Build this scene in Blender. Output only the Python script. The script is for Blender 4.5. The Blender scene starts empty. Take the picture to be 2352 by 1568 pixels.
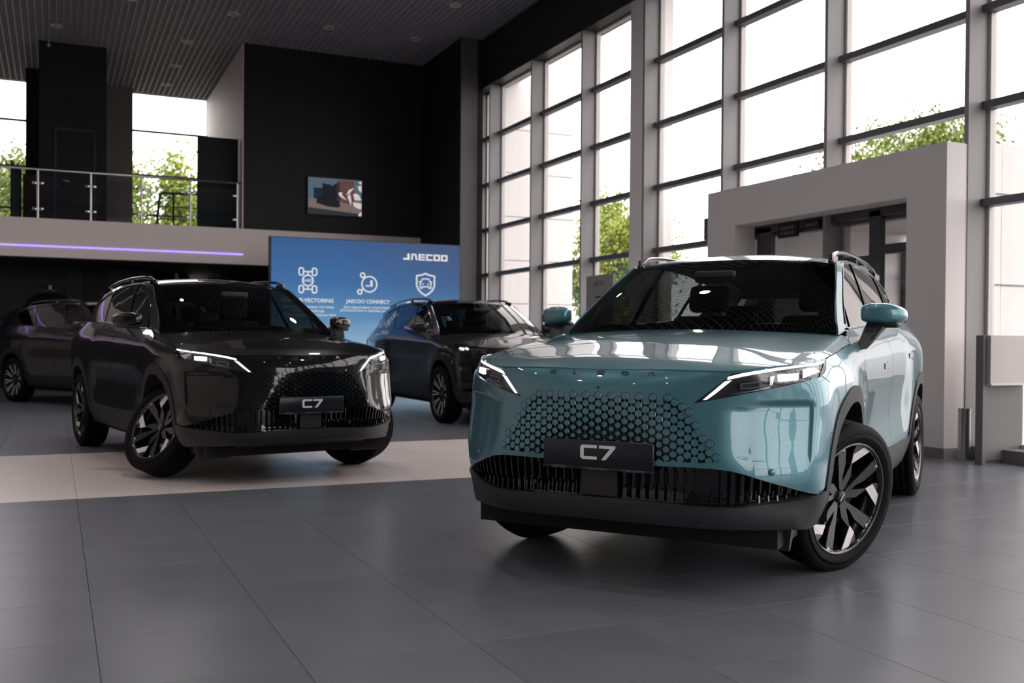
import bpy, bmesh, math, random
import numpy as np
from mathutils import Vector, Matrix
from mathutils.geometry import delaunay_2d_cdt

random.seed(7)
SC = bpy.context.scene
COL = SC.collection
PI = math.pi

# ------------------------------------------------------------------ camera
cam_data = bpy.data.cameras.new('camera')
cam_data.sensor_width = 36.0
cam_data.lens = 35.0
cam_data.shift_y = 0.0097
cam_data.clip_start = 0.05
cam_data.clip_end = 500
cam_data.dof.use_dof = True
cam_data.dof.focus_distance = 4.9
cam_data.dof.aperture_fstop = 3.2
cam = bpy.data.objects.new('camera', cam_data)
COL.objects.link(cam)
def _cam_axes(yaw, pitch, roll):
    f = Vector((math.sin(yaw)*math.cos(pitch), math.cos(yaw)*math.cos(pitch), math.sin(pitch)))
    r = Vector((math.cos(yaw), -math.sin(yaw), 0))
    u = r.cross(f)
    return (math.cos(roll)*r + math.sin(roll)*u, -math.sin(roll)*r + math.cos(roll)*u, f)
_r, _u, _f = _cam_axes(math.radians(24.6545), math.radians(-0.5942), math.radians(0.4184))
CAM_POS = Vector((0, 0, 1.081))
cam.matrix_world = Matrix(((_r.x, _u.x, -_f.x, CAM_POS.x), (_r.y, _u.y, -_f.y, CAM_POS.y),
                           (_r.z, _u.z, -_f.z, CAM_POS.z), (0, 0, 0, 1)))
SC.camera = cam
def to_px(p):
    d = Vector(p) - CAM_POS
    z = d.dot(_f)
    return 1176 + 2286.67*d.dot(_r)/z, 806.81 - 2286.67*d.dot(_u)/z, z

# ------------------------------------------------------------------ sky and exposure
world = bpy.data.worlds.new('overcast_sky')
SC.world = world
world.use_nodes = True
_nt = world.node_tree
_nt.nodes.clear()
_out = _nt.nodes.new('ShaderNodeOutputWorld')
_bg = _nt.nodes.new('ShaderNodeBackground')
_tc = _nt.nodes.new('ShaderNodeTexCoord')
_no = _nt.nodes.new('ShaderNodeTexNoise')
_no.inputs['Scale'].default_value = 3.0
_no.inputs['Detail'].default_value = 4.0
_cr = _nt.nodes.new('ShaderNodeValToRGB')
_cr.color_ramp.elements[0].position = 0.3
_cr.color_ramp.elements[0].color = (0.86, 0.80, 0.785, 1)
_cr.color_ramp.elements[1].position = 0.72
_cr.color_ramp.elements[1].color = (1.0, 0.945, 0.925, 1)
_nt.links.new(_tc.outputs['Generated'], _no.inputs['Vector'])
_nt.links.new(_no.outputs['Fac'], _cr.inputs['Fac'])
_nt.links.new(_cr.outputs['Color'], _bg.inputs['Color'])
_bg.inputs['Strength'].default_value = 5.2
_nt.links.new(_bg.outputs['Background'], _out.inputs['Surface'])

vs = SC.view_settings
vs.view_transform = 'Standard'
vs.look = 'None'
vs.exposure = 0.0
vs.gamma = 1.0
vs.use_curve_mapping = False
SC.cycles.use_denoising = True
SC.cycles.max_bounces = 10
SC.cycles.diffuse_bounces = 4
SC.cycles.glossy_bounces = 5
SC.cycles.transmission_bounces = 6
SC.cycles.transparent_max_bounces = 16
SC.cycles.sample_clamp_indirect = 6.0
SC.cycles.caustics_reflective = False
SC.cycles.caustics_refractive = False

# sky portals: they emit nothing, they only steer the daylight sampling to the glazing
def portal(name, loc, rot, sx, sy):
    l = bpy.data.lights.new(name, 'AREA')
    l.shape = 'RECTANGLE'
    l.size = sx
    l.size_y = sy
    l.cycles.is_portal = True
    o = bpy.data.objects.new(name, l)
    COL.objects.link(o)
    o.location = loc
    o.rotation_euler = rot
    return o
# ------------------------------------------------------------------ helpers
MAT = {}
def mat(name, color=(.5,.5,.5), rough=.5, metal=0.0, coat=0.0, coat_rough=.03, emit=None, emit_s=1.0, spec=.5,
        noise=None, bump=None, objrand=0.0, trans=0.0):
    m = bpy.data.materials.new(name)
    m.use_nodes = True
    nt = m.node_tree
    b = nt.nodes['Principled BSDF']
    b.inputs['Base Color'].default_value = (*color, 1)
    b.inputs['Roughness'].default_value = rough
    b.inputs['Metallic'].default_value = metal
    b.inputs['Specular IOR Level'].default_value = spec
    b.inputs['Coat Weight'].default_value = coat
    b.inputs['Coat Roughness'].default_value = coat_rough
    if emit:
        b.inputs['Emission Color'].default_value = (*emit, 1)
        b.inputs['Emission Strength'].default_value = emit_s
    col = None
    if noise:
        sc_, amt = noise
        tc = nt.nodes.new('ShaderNodeTexCoord')
        n = nt.nodes.new('ShaderNodeTexNoise')
        n.inputs['Scale'].default_value = sc_
        n.inputs['Detail'].default_value = 6
        nt.links.new(tc.outputs['Object'], n.inputs['Vector'])
        mr = nt.nodes.new('ShaderNodeMapRange')
        mr.inputs['To Min'].default_value = 1-amt
        mr.inputs['To Max'].default_value = 1+amt
        nt.links.new(n.outputs['Fac'], mr.inputs['Value'])
        hv = nt.nodes.new('ShaderNodeHueSaturation')
        hv.inputs['Color'].default_value = (*color, 1)
        nt.links.new(mr.outputs['Result'], hv.inputs['Value'])
        nt.links.new(hv.outputs['Color'], b.inputs['Base Color'])
        col = hv
    if objrand:
        oi = nt.nodes.new('ShaderNodeObjectInfo')
        mr2 = nt.nodes.new('ShaderNodeMapRange')
        mr2.inputs['To Min'].default_value = 1-objrand
        mr2.inputs['To Max'].default_value = 1+objrand
        nt.links.new(oi.outputs['Random'], mr2.inputs['Value'])
        hv2 = nt.nodes.new('ShaderNodeHueSaturation')
        if col:
            nt.links.new(col.outputs['Color'], hv2.inputs['Color'])
        else:
            hv2.inputs['Color'].default_value = (*color, 1)
        nt.links.new(mr2.outputs['Result'], hv2.inputs['Value'])
        nt.links.new(hv2.outputs['Color'], b.inputs['Base Color'])
    if bump:
        sc_, amt = bump
        tc = nt.nodes.new('ShaderNodeTexCoord')
        n = nt.nodes.new('ShaderNodeTexNoise')
        n.inputs['Scale'].default_value = sc_
        n.inputs['Detail'].default_value = 4
        nt.links.new(tc.outputs['Object'], n.inputs['Vector'])
        bp = nt.nodes.new('ShaderNodeBump')
        bp.inputs['Strength'].default_value = amt
        bp.inputs['Distance'].default_value = .01
        nt.links.new(n.outputs['Fac'], bp.inputs['Height'])
        nt.links.new(bp.outputs['Normal'], b.inputs['Normal'])
    MAT[name] = m
    return m

def glass_mat(name, tint=(1,1,1), ior=1.45, rough=0.0, refl=1.0):
    """thin sheet of glass: tinted see-through plus a Fresnel reflection"""
    m = bpy.data.materials.new(name)
    m.use_nodes = True
    nt = m.node_tree
    nt.nodes.clear()
    o = nt.nodes.new('ShaderNodeOutputMaterial')
    mix = nt.nodes.new('ShaderNodeMixShader')
    tr = nt.nodes.new('ShaderNodeBsdfTransparent')
    tr.inputs['Color'].default_value = (*tint, 1)
    gl = nt.nodes.new('ShaderNodeBsdfGlossy')
    gl.inputs['Roughness'].default_value = rough
    fr = nt.nodes.new('ShaderNodeFresnel')
    geo = nt.nodes.new('ShaderNodeNewGeometry')
    mi = nt.nodes.new('ShaderNodeMapRange')          # same reflection from both faces of the sheet
    mi.inputs['To Min'].default_value = ior
    mi.inputs['To Max'].default_value = 1/ior
    nt.links.new(geo.outputs['Backfacing'], mi.inputs['Value'])
    nt.links.new(mi.outputs['Result'], fr.inputs['IOR'])
    ma = nt.nodes.new('ShaderNodeMath')
    ma.operation = 'MULTIPLY'
    ma.use_clamp = True
    ma.inputs[1].default_value = refl
    nt.links.new(fr.outputs['Fac'], ma.inputs[0])
    nt.links.new(ma.outputs['Value'], mix.inputs['Fac'])
    nt.links.new(tr.outputs['BSDF'], mix.inputs[1])
    nt.links.new(gl.outputs['BSDF'], mix.inputs[2])
    nt.links.new(mix.outputs['Shader'], o.inputs['Surface'])
    MAT[name] = m
    return m

def emit_mat(name, color, s=1.0):
    m = bpy.data.materials.new(name)
    m.use_nodes = True
    nt = m.node_tree
    nt.nodes.clear()
    o = nt.nodes.new('ShaderNodeOutputMaterial')
    e = nt.nodes.new('ShaderNodeEmission')
    e.inputs['Color'].default_value = (*color, 1)
    e.inputs['Strength'].default_value = s
    nt.links.new(e.outputs['Emission'], o.inputs['Surface'])
    MAT[name] = m
    return m

def tag(o, label=None, cat=None, group=None, kind=None):
    if label: o['label'] = label
    if cat: o['category'] = cat
    if group: o['group'] = group
    if kind: o['kind'] = kind
    return o

def empty(name, loc=(0,0,0), rz=0.0, parent=None):
    o = bpy.data.objects.new(name, None)
    o.empty_display_size = .1
    COL.objects.link(o)
    o.location = loc
    o.rotation_euler = (0, 0, rz)
    if parent: o.parent = parent
    return o

def children(o):
    return [c for c in bpy.data.objects if c.parent == o]

def link_mesh(name, me, m=None, parent=None, loc=None, rot=None):
    o = bpy.data.objects.new(name, me)
    COL.objects.link(o)
    if m is not None and not me.materials:
        me.materials.append(MAT[m] if isinstance(m, str) else m)
    if parent: o.parent = parent
    if loc is not None: o.location = loc
    if rot is not None: o.rotation_euler = rot
    return o

class MB:
    """collects boxes, tubes, lathes and prisms into one mesh"""
    def __init__(s):
        s.v = []; s.f = []; s.sm = []
    def add(s, vs_, fs_, smooth=False):
        n = len(s.v)
        s.v += [tuple(p) for p in vs_]
        s.f += [tuple(i+n for i in f) for f in fs_]
        s.sm += [smooth]*len(fs_)
        return s
    def box(s, x0, x1, y0, y1, z0, z1):
        vs_ = [(x0,y0,z0),(x1,y0,z0),(x1,y1,z0),(x0,y1,z0),(x0,y0,z1),(x1,y0,z1),(x1,y1,z1),(x0,y1,z1)]
        return s.add(vs_, [(0,3,2,1),(4,5,6,7),(0,1,5,4),(1,2,6,5),(2,3,7,6),(3,0,4,7)])
    def hexa(s, p):
        """eight corners: bottom four then top four"""
        return s.add(p, [(0,3,2,1),(4,5,6,7),(0,1,5,4),(1,2,6,5),(2,3,7,6),(3,0,4,7)])
    def rbox(s, x0, x1, y0, y1, z0, z1, r, seg=2):
        bm = bmesh.new()
        bmesh.ops.create_cube(bm, size=1)
        for v in bm.verts:
            v.co = Vector((x0+(v.co.x+.5)*(x1-x0), y0+(v.co.y+.5)*(y1-y0), z0+(v.co.z+.5)*(z1-z0)))
        bmesh.ops.bevel(bm, geom=bm.edges[:], offset=r, segments=seg, profile=.5, affect='EDGES')
        bm.verts.index_update()
        s.add([v.co[:] for v in bm.verts], [[v.index for v in f.verts] for f in bm.faces], True)
        bm.free()
        return s
    def tube(s, pts, r, n=10, close=False, caps=True):
        pts = [Vector(p) for p in pts]
        rs = r if isinstance(r, (list, tuple)) else [r]*len(pts)
        rings = []
        up = None
        for i, p in enumerate(pts):
            if close:
                t = (pts[(i+1) % len(pts)] - pts[i-1]).normalized()
            else:
                t = (pts[min(i+1, len(pts)-1)] - pts[max(i-1, 0)]).normalized()
            if up is None:
                a = Vector((0,0,1)) if abs(t.z) < .9 else Vector((1,0,0))
                up = (a - t*a.dot(t)).normalized()
            else:
                up = (up - t*up.dot(t)).normalized()
            b = t.cross(up)
            rings.append([p + rs[i]*(math.cos(2*PI*k/n)*up + math.sin(2*PI*k/n)*b) for k in range(n)])
        vs_ = [q for ring in rings for q in ring]
        fs_ = []
        m = len(rings)
        for i in range(m if close else m-1):
            j = (i+1) % m
            for k in range(n):
                l = (k+1) % n
                fs_.append((i*n+k, i*n+l, j*n+l, j*n+k))
        if caps and not close:
            fs_.append(tuple(range(n))[::-1])
            fs_.append(tuple((m-1)*n+k for k in range(n)))
        return s.add(vs_, fs_, True)
    def cyl(s, c, r, z0, z1, n=24, r1=None):
        r1 = r if r1 is None else r1
        vs_ = [(c[0]+r*math.cos(2*PI*k/n), c[1]+r*math.sin(2*PI*k/n), z0) for k in range(n)]
        vs_ += [(c[0]+r1*math.cos(2*PI*k/n), c[1]+r1*math.sin(2*PI*k/n), z1) for k in range(n)]
        fs_ = [(k, (k+1) % n, n+(k+1) % n, n+k) for k in range(n)]
        s.add(vs_, fs_, True)
        s.add(vs_[:n], [tuple(range(n))[::-1]])
        return s.add(vs_[n:], [tuple(range(n))])
    def prism(s, poly, fn, d0, d1):
        """poly: list of 2D points; fn(a, b, d) -> 3D point"""
        n = len(poly)
        vs_ = [fn(a, b, d0) for a, b in poly] + [fn(a, b, d1) for a, b in poly]
        fs_ = [tuple(range(n))[::-1], tuple(range(n, 2*n))]
        fs_ += [(k, (k+1) % n, n+(k+1) % n, n+k) for k in range(n)]
        return s.add(vs_, fs_)
    def lathe(s, prof, fn, n=48, close_prof=False):
        """prof: list of (r, a); fn(r, theta, a) -> 3D point"""
        m = len(prof)
        vs_ = [fn(r, 2*PI*k/n, a) for k in range(n) for r, a in prof]
        fs_ = []
        for k in range(n):
            l = (k+1) % n
            for j in range(m if close_prof else m-1):
                jj = (j+1) % m
                fs_.append((k*m+j, l*m+j, l*m+jj, k*m+jj))
        return s.add(vs_, fs_, True)
    def mesh(s, name, m=None, fix=True):
        me = bpy.data.meshes.new(name)
        me.from_pydata(s.v, [], s.f)
        me.polygons.foreach_set('use_smooth', s.sm)
        me.update()
        if fix:
            bm = bmesh.new()
            bm.from_mesh(me)
            bmesh.ops.recalc_face_normals(bm, faces=bm.faces[:])
            bm.to_mesh(me)
            bm.free()
        if m: me.materials.append(MAT[m] if isinstance(m, str) else m)
        return me
    def build(s, name, m=None, parent=None, loc=None, rot=None, fix=True):
        return link_mesh(name, s.mesh(name, m, fix), None, parent, loc, rot)

def boxo(name, x0, x1, y0, y1, z0, z1, m, parent=None):
    return MB().box(x0,x1,y0,y1,z0,z1).build(name, m, parent)

def text_mesh(name, body, size, m, extrude=0.0, align='CENTER', bold=0.0):
    c = bpy.data.curves.new(name, 'FONT')
    c.body = body
    c.size = size
    c.extrude = extrude
    c.offset = bold
    c.align_x = align
    c.resolution_u = 3
    o = bpy.data.objects.new(name, c)
    COL.objects.link(o)
    dg = bpy.context.evaluated_depsgraph_get()
    me = bpy.data.meshes.new_from_object(o.evaluated_get(dg))
    me.name = name
    bpy.data.objects.remove(o)
    bpy.data.curves.remove(c)
    me.materials.clear()
    me.materials.append(MAT[m])
    return me

# ---- interpolation (monotone cubic) and tabulated surfaces
def pchip(x, y, q):
    x = np.asarray(x, float); y = np.asarray(y, float); q = np.asarray(q, float)
    if x[0] > x[-1]:
        x = x[::-1]; y = y[::-1]
    h = np.diff(x); d = np.diff(y, axis=0)/h.reshape(-1, *([1]*(y.ndim-1)))
    m = np.zeros_like(y)
    w1 = (2*h[1:]+h[:-1]); w2 = (h[1:]+2*h[:-1])
    w1 = w1.reshape(-1, *([1]*(y.ndim-1))); w2 = w2.reshape(w1.shape)
    a = d[:-1]; b = d[1:]
    with np.errstate(divide='ignore', invalid='ignore'):
        mm = (w1+w2)/(w1/a+w2/b)
    mm = np.where(a*b > 0, mm, 0.0)
    m[1:-1] = mm
    m[0] = d[0]; m[-1] = d[-1]
    q = np.clip(q, x[0], x[-1])
    i = np.clip(np.searchsorted(x, q)-1, 0, len(x)-2)
    t = ((q-x[i])/h[i])
    sh = t.shape+(1,)*(y.ndim-1)
    t = t.reshape(sh); hh = h[i].reshape(sh)
    return ((1+2*t)*(1-t)**2*y[i] + t*(1-t)**2*hh*m[i] + t*t*(3-2*t)*y[i+1] + t*t*(t-1)*hh*m[i+1])

def cspline(x, y, q):
    """natural C2 cubic spline"""
    x = np.asarray(x, float); y = np.asarray(y, float); q = np.asarray(q, float)
    n = len(x); h = np.diff(x)
    A = np.zeros((n, n)); B = np.zeros_like(y)
    A[0,0] = A[-1,-1] = 1
    for i in range(1, n-1):
        A[i,i-1] = h[i-1]; A[i,i] = 2*(h[i-1]+h[i]); A[i,i+1] = h[i]
        B[i] = 6*((y[i+1]-y[i])/h[i]-(y[i]-y[i-1])/h[i-1])
    M = np.linalg.solve(A, B.reshape(n, -1)).reshape(B.shape)
    i = np.clip(np.searchsorted(x, q)-1, 0, n-2)
    sh = q.shape+(1,)*(y.ndim-1)
    a = (x[i+1]-q).reshape(sh); b = (q-x[i]).reshape(sh); hh = h[i].reshape(sh)
    return (M[i]*a**3+M[i+1]*b**3)/(6*hh) + (y[i]/hh-M[i]*hh/6)*a + (y[i+1]/hh-M[i+1]*hh/6)*b

class Tab:
    """surface tabulated on a dense regular (u, v) grid; position and normal by bilinear lookup"""
    def __init__(s, P, u0, u1, v0, v1, flip=1.0):
        s.P = P; s.u0, s.u1, s.v0, s.v1 = u0, u1, v0, v1
        gu = np.gradient(P, axis=0); gv = np.gradient(P, axis=1)
        n = np.cross(gu, gv); n /= np.linalg.norm(n, axis=2, keepdims=True)+1e-12
        s.N = n*flip
    def _lk(s, T, u, v):
        nu, nv = T.shape[:2]
        a = np.clip((u-s.u0)/(s.u1-s.u0)*(nu-1), 0, nu-1.001)
        b = np.clip((v-s.v0)/(s.v1-s.v0)*(nv-1), 0, nv-1.001)
        i = a.astype(int); j = b.astype(int); a = (a-i)[:,None]; b = (b-j)[:,None]
        return (1-a)*(1-b)*T[i,j]+a*(1-b)*T[i+1,j]+(1-a)*b*T[i,j+1]+a*b*T[i+1,j+1]
    def pos(s, u, v): return s._lk(s.P, np.atleast_1d(np.asarray(u, float)), np.atleast_1d(np.asarray(v, float)))
    def nrm(s, u, v):
        n = s._lk(s.N, np.atleast_1d(np.asarray(u, float)), np.atleast_1d(np.asarray(v, float)))
        return n/np.linalg.norm(n, axis=1, keepdims=True)

def inside(poly, pts):
    x = pts[:,0]; y = pts[:,1]
    r = np.zeros(len(pts), bool)
    n = len(poly)
    for i in range(n):
        x1, y1 = poly[i]; x2, y2 = poly[(i+1) % n]
        c = ((y1 > y) != (y2 > y))
        if y1 != y2:
            r ^= c & (x < (x2-x1)*(y-y1)/(y2-y1)+x1)
    return r

def resample(poly, h):
    out = []
    n = len(poly)
    for i in range(n):
        a = np.array(poly[i], float); b = np.array(poly[(i+1) % n], float)
        k = max(1, int(math.ceil(np.linalg.norm(b-a)/h)))
        for j in range(k):
            out.append(a+(b-a)*j/k)
    return np.array(out)

def curve2(pts, n=24):
    """smooth open curve through 2D points"""
    p = np.array(pts, float)
    d = np.r_[0, np.cumsum(np.linalg.norm(np.diff(p, axis=0), axis=1))]
    q = np.linspace(0, d[-1], n)
    if len(p) < 3: return [tuple(p[0]+(p[-1]-p[0])*t) for t in np.linspace(0,1,n)]
    return [tuple(a) for a in cspline(d, p, q)]

def panel(name, surf, outer, holes=(), h=.04, off=0.0, lip=.010, m=None, parent=None, mirror=False, both=False, offfn=None, lines=()):
    """piece of a tabulated surface cut out by a polygon in its (u, v) plane, with a turned-in edge"""
    loops = [resample(outer, h)]+[resample(q, h) for q in holes]
    pts = []; edges = []
    for l in loops:
        n0 = len(pts); n = len(l)
        pts += [tuple(a) for a in l]
        edges += [(n0+i, n0+(i+1) % n) for i in range(n)]
    lines = [np.array(resample(list(l)+[l[-1]], h)) for l in lines]       # feature lines the mesh follows
    for l in lines:
        n0 = len(pts)
        pts += [tuple(a) for a in l]
        edges += [(n0+i, n0+i+1) for i in range(len(l)-1)]
    lo = loops[0].min(0); hi = loops[0].max(0)
    gx, gy = np.meshgrid(np.arange(lo[0]+h*.5, hi[0], h), np.arange(lo[1]+h*.5, hi[1], h), indexing='ij')
    g = np.c_[gx.ravel(), gy.ravel()]
    if len(g):
        k = inside(loops[0], g)
        for l in loops[1:]: k &= ~inside(l, g)
        g = g[k]
        B = np.vstack(loops+lines)
        keep = np.ones(len(g), bool)
        for c in range(0, len(g), 500):
            d2 = ((g[c:c+500,None,:]-B[None,:,:])**2).sum(2).min(1)
            keep[c:c+500] = d2 > (h*.45)**2
        pts += [tuple(a) for a in g[keep]]
    r = delaunay_2d_cdt([Vector(p) for p in pts], edges, [], 0, 1e-7)
    V = np.array([v[:] for v in r[0]]); F = np.array([f[:] for f in r[2]], int)
    cen = V[F].mean(1)
    k = inside(loops[0], cen)
    for l in loops[1:]: k &= ~inside(l, cen)
    F = F[k]
    P = surf.pos(V[:,0], V[:,1]); N = surf.nrm(V[:,0], V[:,1])
    if offfn is not None:
        def disp(du, dv):
            Q = V+np.array((du, dv))
            p = surf.pos(Q[:,0], Q[:,1])
            return p+surf.nrm(Q[:,0], Q[:,1])*np.asarray(offfn(Q, p))[:,None]
        e = .004
        P = disp(0, 0)
        N2 = np.cross(disp(e, 0)-disp(-e, 0), disp(0, e)-disp(0, -e))
        N2 /= np.linalg.norm(N2, axis=1, keepdims=True)+1e-12
        N = N2*np.sign((N2*N).sum(1))[:,None]
    P = P+N*off
    # boundary edges -> turned-in lip
    cnt = {}
    for f in F:
        for i in range(3):
            e = (f[i], f[(i+1) % 3]); kk = tuple(sorted(e))
            cnt.setdefault(kk, []).append(e)
    LV = []; LF = []
    if lip:
        idx = {}
        def lv(i):
            if i not in idx:
                idx[i] = len(P)+len(LV)
                LV.append(P[i]); LV.append(P[i]-N[i]*lip)
            return idx[i]
        for kk, es in cnt.items():
            if len(es) == 1:
                a, b = es[0]
                ia, ib = lv(a), lv(b)
                LF.append((ia, ia+1, ib+1, ib))
    # orient
    fn_ = np.cross(P[F[:,1]]-P[F[:,0]], P[F[:,2]]-P[F[:,0]])
    if (fn_*N[F[:,0]]).sum() < 0:
        F = F[:, ::-1]
    verts = np.vstack([P, np.array(LV)]) if LV else P
    normals = np.vstack([N, np.repeat(np.zeros((1,3)), len(LV), 0)]) if LV else N
    def make(nm, sgn):
        vv = verts*np.array([1, sgn, 1]); nn = normals*np.array([1, sgn, 1])
        ff = [tuple(f) for f in F]; lf = list(LF)
        if sgn < 0: ff = [f[::-1] for f in ff]; lf = [f[::-1] for f in lf]
        me = bpy.data.meshes.new(nm)
        me.from_pydata(vv.tolist(), [], ff+lf)
        me.polygons.foreach_set('use_smooth', [True]*len(ff)+[False]*len(lf))
        me.update()
        me.normals_split_custom_set_from_vertices(nn.tolist())
        if m: me.materials.append(MAT[m])
        return link_mesh(nm, me, None, parent)
    if both: return [make(name, 1), make(name, -1)]
    return make(name, -1 if mirror else 1)
# ------------------------------------------------------------------ room materials
mat('tile_grey', (.145,.152,.172), rough=.30, spec=.5, noise=(2.2,.16), objrand=.05)
mat('tile_pale', (.76,.67,.65), rough=.32, spec=.5, noise=(2.0,.06), objrand=.03)
mat('grout', (.085,.085,.09), rough=.8)
mat('wall_black', (.0035,.0038,.005), rough=.7)
mat('wall_dark', (.030,.032,.038), rough=.7)
mat('panel_dark', (.030,.029,.032), rough=.6)
mat('wall_grey', (.20,.195,.205), rough=.7)
mat('wall_warm', (.72,.64,.62), rough=.65)
mat('wall_light', (.68,.63,.62), rough=.6)
mat('portal_grey', (.64,.61,.63), rough=.55)
mat('column_paint', (.84,.80,.80), rough=.55)
mat('mullion_grey', (.26,.25,.255), rough=.5)
mat('transom_dark', (.10,.105,.12), rough=.5)
mat('bead_white', (.62,.58,.57), rough=.45)
mat('spandrel', (.022,.021,.022), rough=.45)
mat('slat_grey', (.33,.33,.355), rough=.5)
mat('plenum', (.006,.006,.007), rough=.9)
mat('door_alu', (.060,.063,.072), rough=.45)
mat('plaster_out', (.78,.745,.735), rough=.8)
mat('joint_out', (.25,.24,.24), rough=.9)
mat('asphalt', (.16,.155,.15), rough=.9, noise=(.6,.2))
mat('lawn', (.10,.14,.03), rough=.95, noise=(.8,.3))
mat('bark', (.07,.055,.04), rough=.9)
mat('leaf', (.24,.30,.035), rough=.6, noise=(.9,.35))
mat('leaf_dark', (.15,.20,.03), rough=.6, noise=(.9,.35))
mat('rubber', (.01,.01,.01), rough=.7)
mat('cardboard', (.17,.10,.06), rough=.85)
mat('fabric_black', (.006,.006,.007), rough=.95)
mat('desk_white', (.46,.43,.425), rough=.4)
mat('desk_grey', (.14,.137,.14), rough=.5)
mat('baseboard_grey', (.16,.155,.16), rough=.5)
glass_mat('window_glass', (.97,.975,.975), 1.45)
glass_mat('rail_glass', (.86,.90,.92), 1.5, refl=1.5)
emit_mat('led_purple', (.36,.25,1.0), 1.9)
emit_mat('tube_white', (1.0,.93,.86), 1.6)
emit_mat('mark_white', (.93,.91,.92), .82)

mat('steel', (.55,.55,.56), rough=.3, metal=1.0)
mat('chrome', (.75,.75,.77), rough=.08, metal=1.0)
mat('panel_corner', (.10,.10,.108), rough=.6)
mat('info_grey', (.32,.31,.315), rough=.6)

# ------------------------------------------------------------------ floor of square tiles
TX, TY, X0, Y0 = .615, .572, .134, 7.29
floor = boxo('floor', -8.2, 8.30, -7.2, 26.3, -.30, -.007, 'grout')
tag(floor, kind='structure')
gap = .0009
def tile_mesh(nm, m):
    a, b, e = TX/2-gap, TY/2-gap, .0008
    mb = MB()
    mb.add([(-a,-b,-.007),(a,-b,-.007),(a,b,-.007),(-a,b,-.007),(-a,-b,-e),(a,-b,-e),(a,b,-e),(-a,b,-e),
            (-a+e,-b+e,0),(a-e,-b+e,0),(a-e,b-e,0),(-a+e,b-e,0)],
           [(8,9,10,11)]+[(k,(k+1)%4,4+(k+1)%4,4+k) for k in range(4)]+[(4+k,4+(k+1)%4,8+(k+1)%4,8+k) for k in range(4)])
    return mb.mesh(nm, m, fix=False)
tm = {'g': tile_mesh('floor_tile', 'tile_grey'), 'w': tile_mesh('floor_tile', 'tile_pale')}
tiles = []
for i in range(-14, 14):
    for j in range(-26, 34):
        cx, cy = X0+(i+.5)*TX, Y0+(j+.5)*TY
        if cx-TX/2 < -8.2 or cx+TX/2 > 8.3 or cy-TY/2 < -7.2 or cy+TY/2 > 26.3: continue
        pale = 0 <= j < 5
        u, v, d = to_px((cx, cy, 0)) if (Vector((cx,cy,0))-CAM_POS).dot(_f) > .5 else (-9e3, 0, 99)
        vis = -120 < u < 2470 and 780 < v < 1640
        tiles.append((0 if vis else 1, d*d, cx, cy, 'w' if pale else 'g'))
tiles.sort()
rest = {'g': MB(), 'w': MB()}
for k, (nv, d, cx, cy, t) in enumerate(tiles):
    if k < 298:
        link_mesh('floor_tile', tm[t], None, floor, (cx, cy, 0))
    else:
        a, b = TX/2-gap, TY/2-gap
        rest[t].add([(cx-a,cy-b,0),(cx+a,cy-b,0),(cx+a,cy+b,0),(cx-a,cy+b,0),(cx-a,cy-b,-.006),(cx+a,cy-b,-.006),(cx+a,cy+b,-.006),(cx-a,cy+b,-.006)],
                    [(0,1,2,3),(0,4,5,1),(1,5,6,2),(2,6,7,3),(3,7,4,0)])
tag(rest['g'].build('distant_floor_tiles', 'tile_grey', floor, fix=False), kind='stuff')
tag(rest['w'].build('distant_pale_tiles', 'tile_pale', floor, fix=False), kind='stuff')

# ------------------------------------------------------------------ open-cell ceiling
CZ = 7.16
ceiling = boxo('ceiling', -8.2, 8.30, -7.2, 26.4, 7.75, 7.95, 'plenum')
tag(ceiling, kind='structure')
sl = MB().box(-.011,.011,-16.75,16.75,0,.06).mesh('ceiling_slat', 'slat_grey')
n = 0
x = -8.1
while x < 7.86:
    link_mesh('ceiling_slat', sl, None, ceiling, (x, 9.55, CZ))
    x += .121
cs = MB()
y = -7.1
while y < 26.3:
    cs.box(-8.15,7.86,y-.006,y+.006,CZ+.006,CZ+.052)
    y += .105
tag(cs.build('cross_slats', 'slat_grey', ceiling, fix=False), kind='stuff')

# ------------------------------------------------------------------ glazed wall on the right
XI, XO = 7.88, 8.15
ROWS = [.12, 2.437, 3.365, 4.29, 5.24, 6.20]
MUL = [18.35-1.915*k for k in range(14)]
bays = [(19.05, 18.35)]+[(MUL[k]-.05, MUL[k+1]) for k in range(13)]
tag(boxo('wall_right', XI, 8.30, -7.2, 19.3, 6.20, 7.75, 'spandrel'), kind='structure')
tag(boxo('trim_1', XI, 8.30, -7.2, 19.3, -.05, .12, 'baseboard_grey'), kind='structure')
mull = MB().box(XI, XO, -.05, 0, .12, 6.20).mesh('mullion', 'mullion_grey')
for k, (ya, yb) in enumerate(bays):
    # ya > yb : far edge, near edge
    far, near = (ya, yb) if ya > yb else (yb, ya)
    w = MB()
    for (a, b) in ((near, near+.035), (far-.035, far)):
        w.box(XO-.02, XO+.06, a, b, .12, 6.20)
    for z in (.12, 6.165):
        w.box(XO-.02, XO+.06, near, far, z, z+.035)
    win = w.build('window_%d' % (k+1), 'bead_white')
    tag(win, kind='structure')
    link_mesh('mullion', mull, None, win, (0, near if k else 18.35, 0))
    tr = MB().box(XO-.10, XO+.03, near, far, -.037, .037).mesh('transom', 'transom_dark')
    for z in ROWS[1:-1]:
        link_mesh('transom', tr, None, win, (0, 0, z))
    for r in range(5):
        boxo('pane', XO+.028, XO+.034, near+.01, far-.01, ROWS[r]+.03, ROWS[r+1]-.03, 'window_glass', win)
tag(boxo('trim_2', XI, XO+.06, 19.05, 19.3, 0, 7.16, 'mullion_grey'), kind='structure')
tag(boxo('wall_column', XI, 8.40, 12.588, 12.957, 0, 7.16, 'column_paint'), kind='structure')
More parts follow.
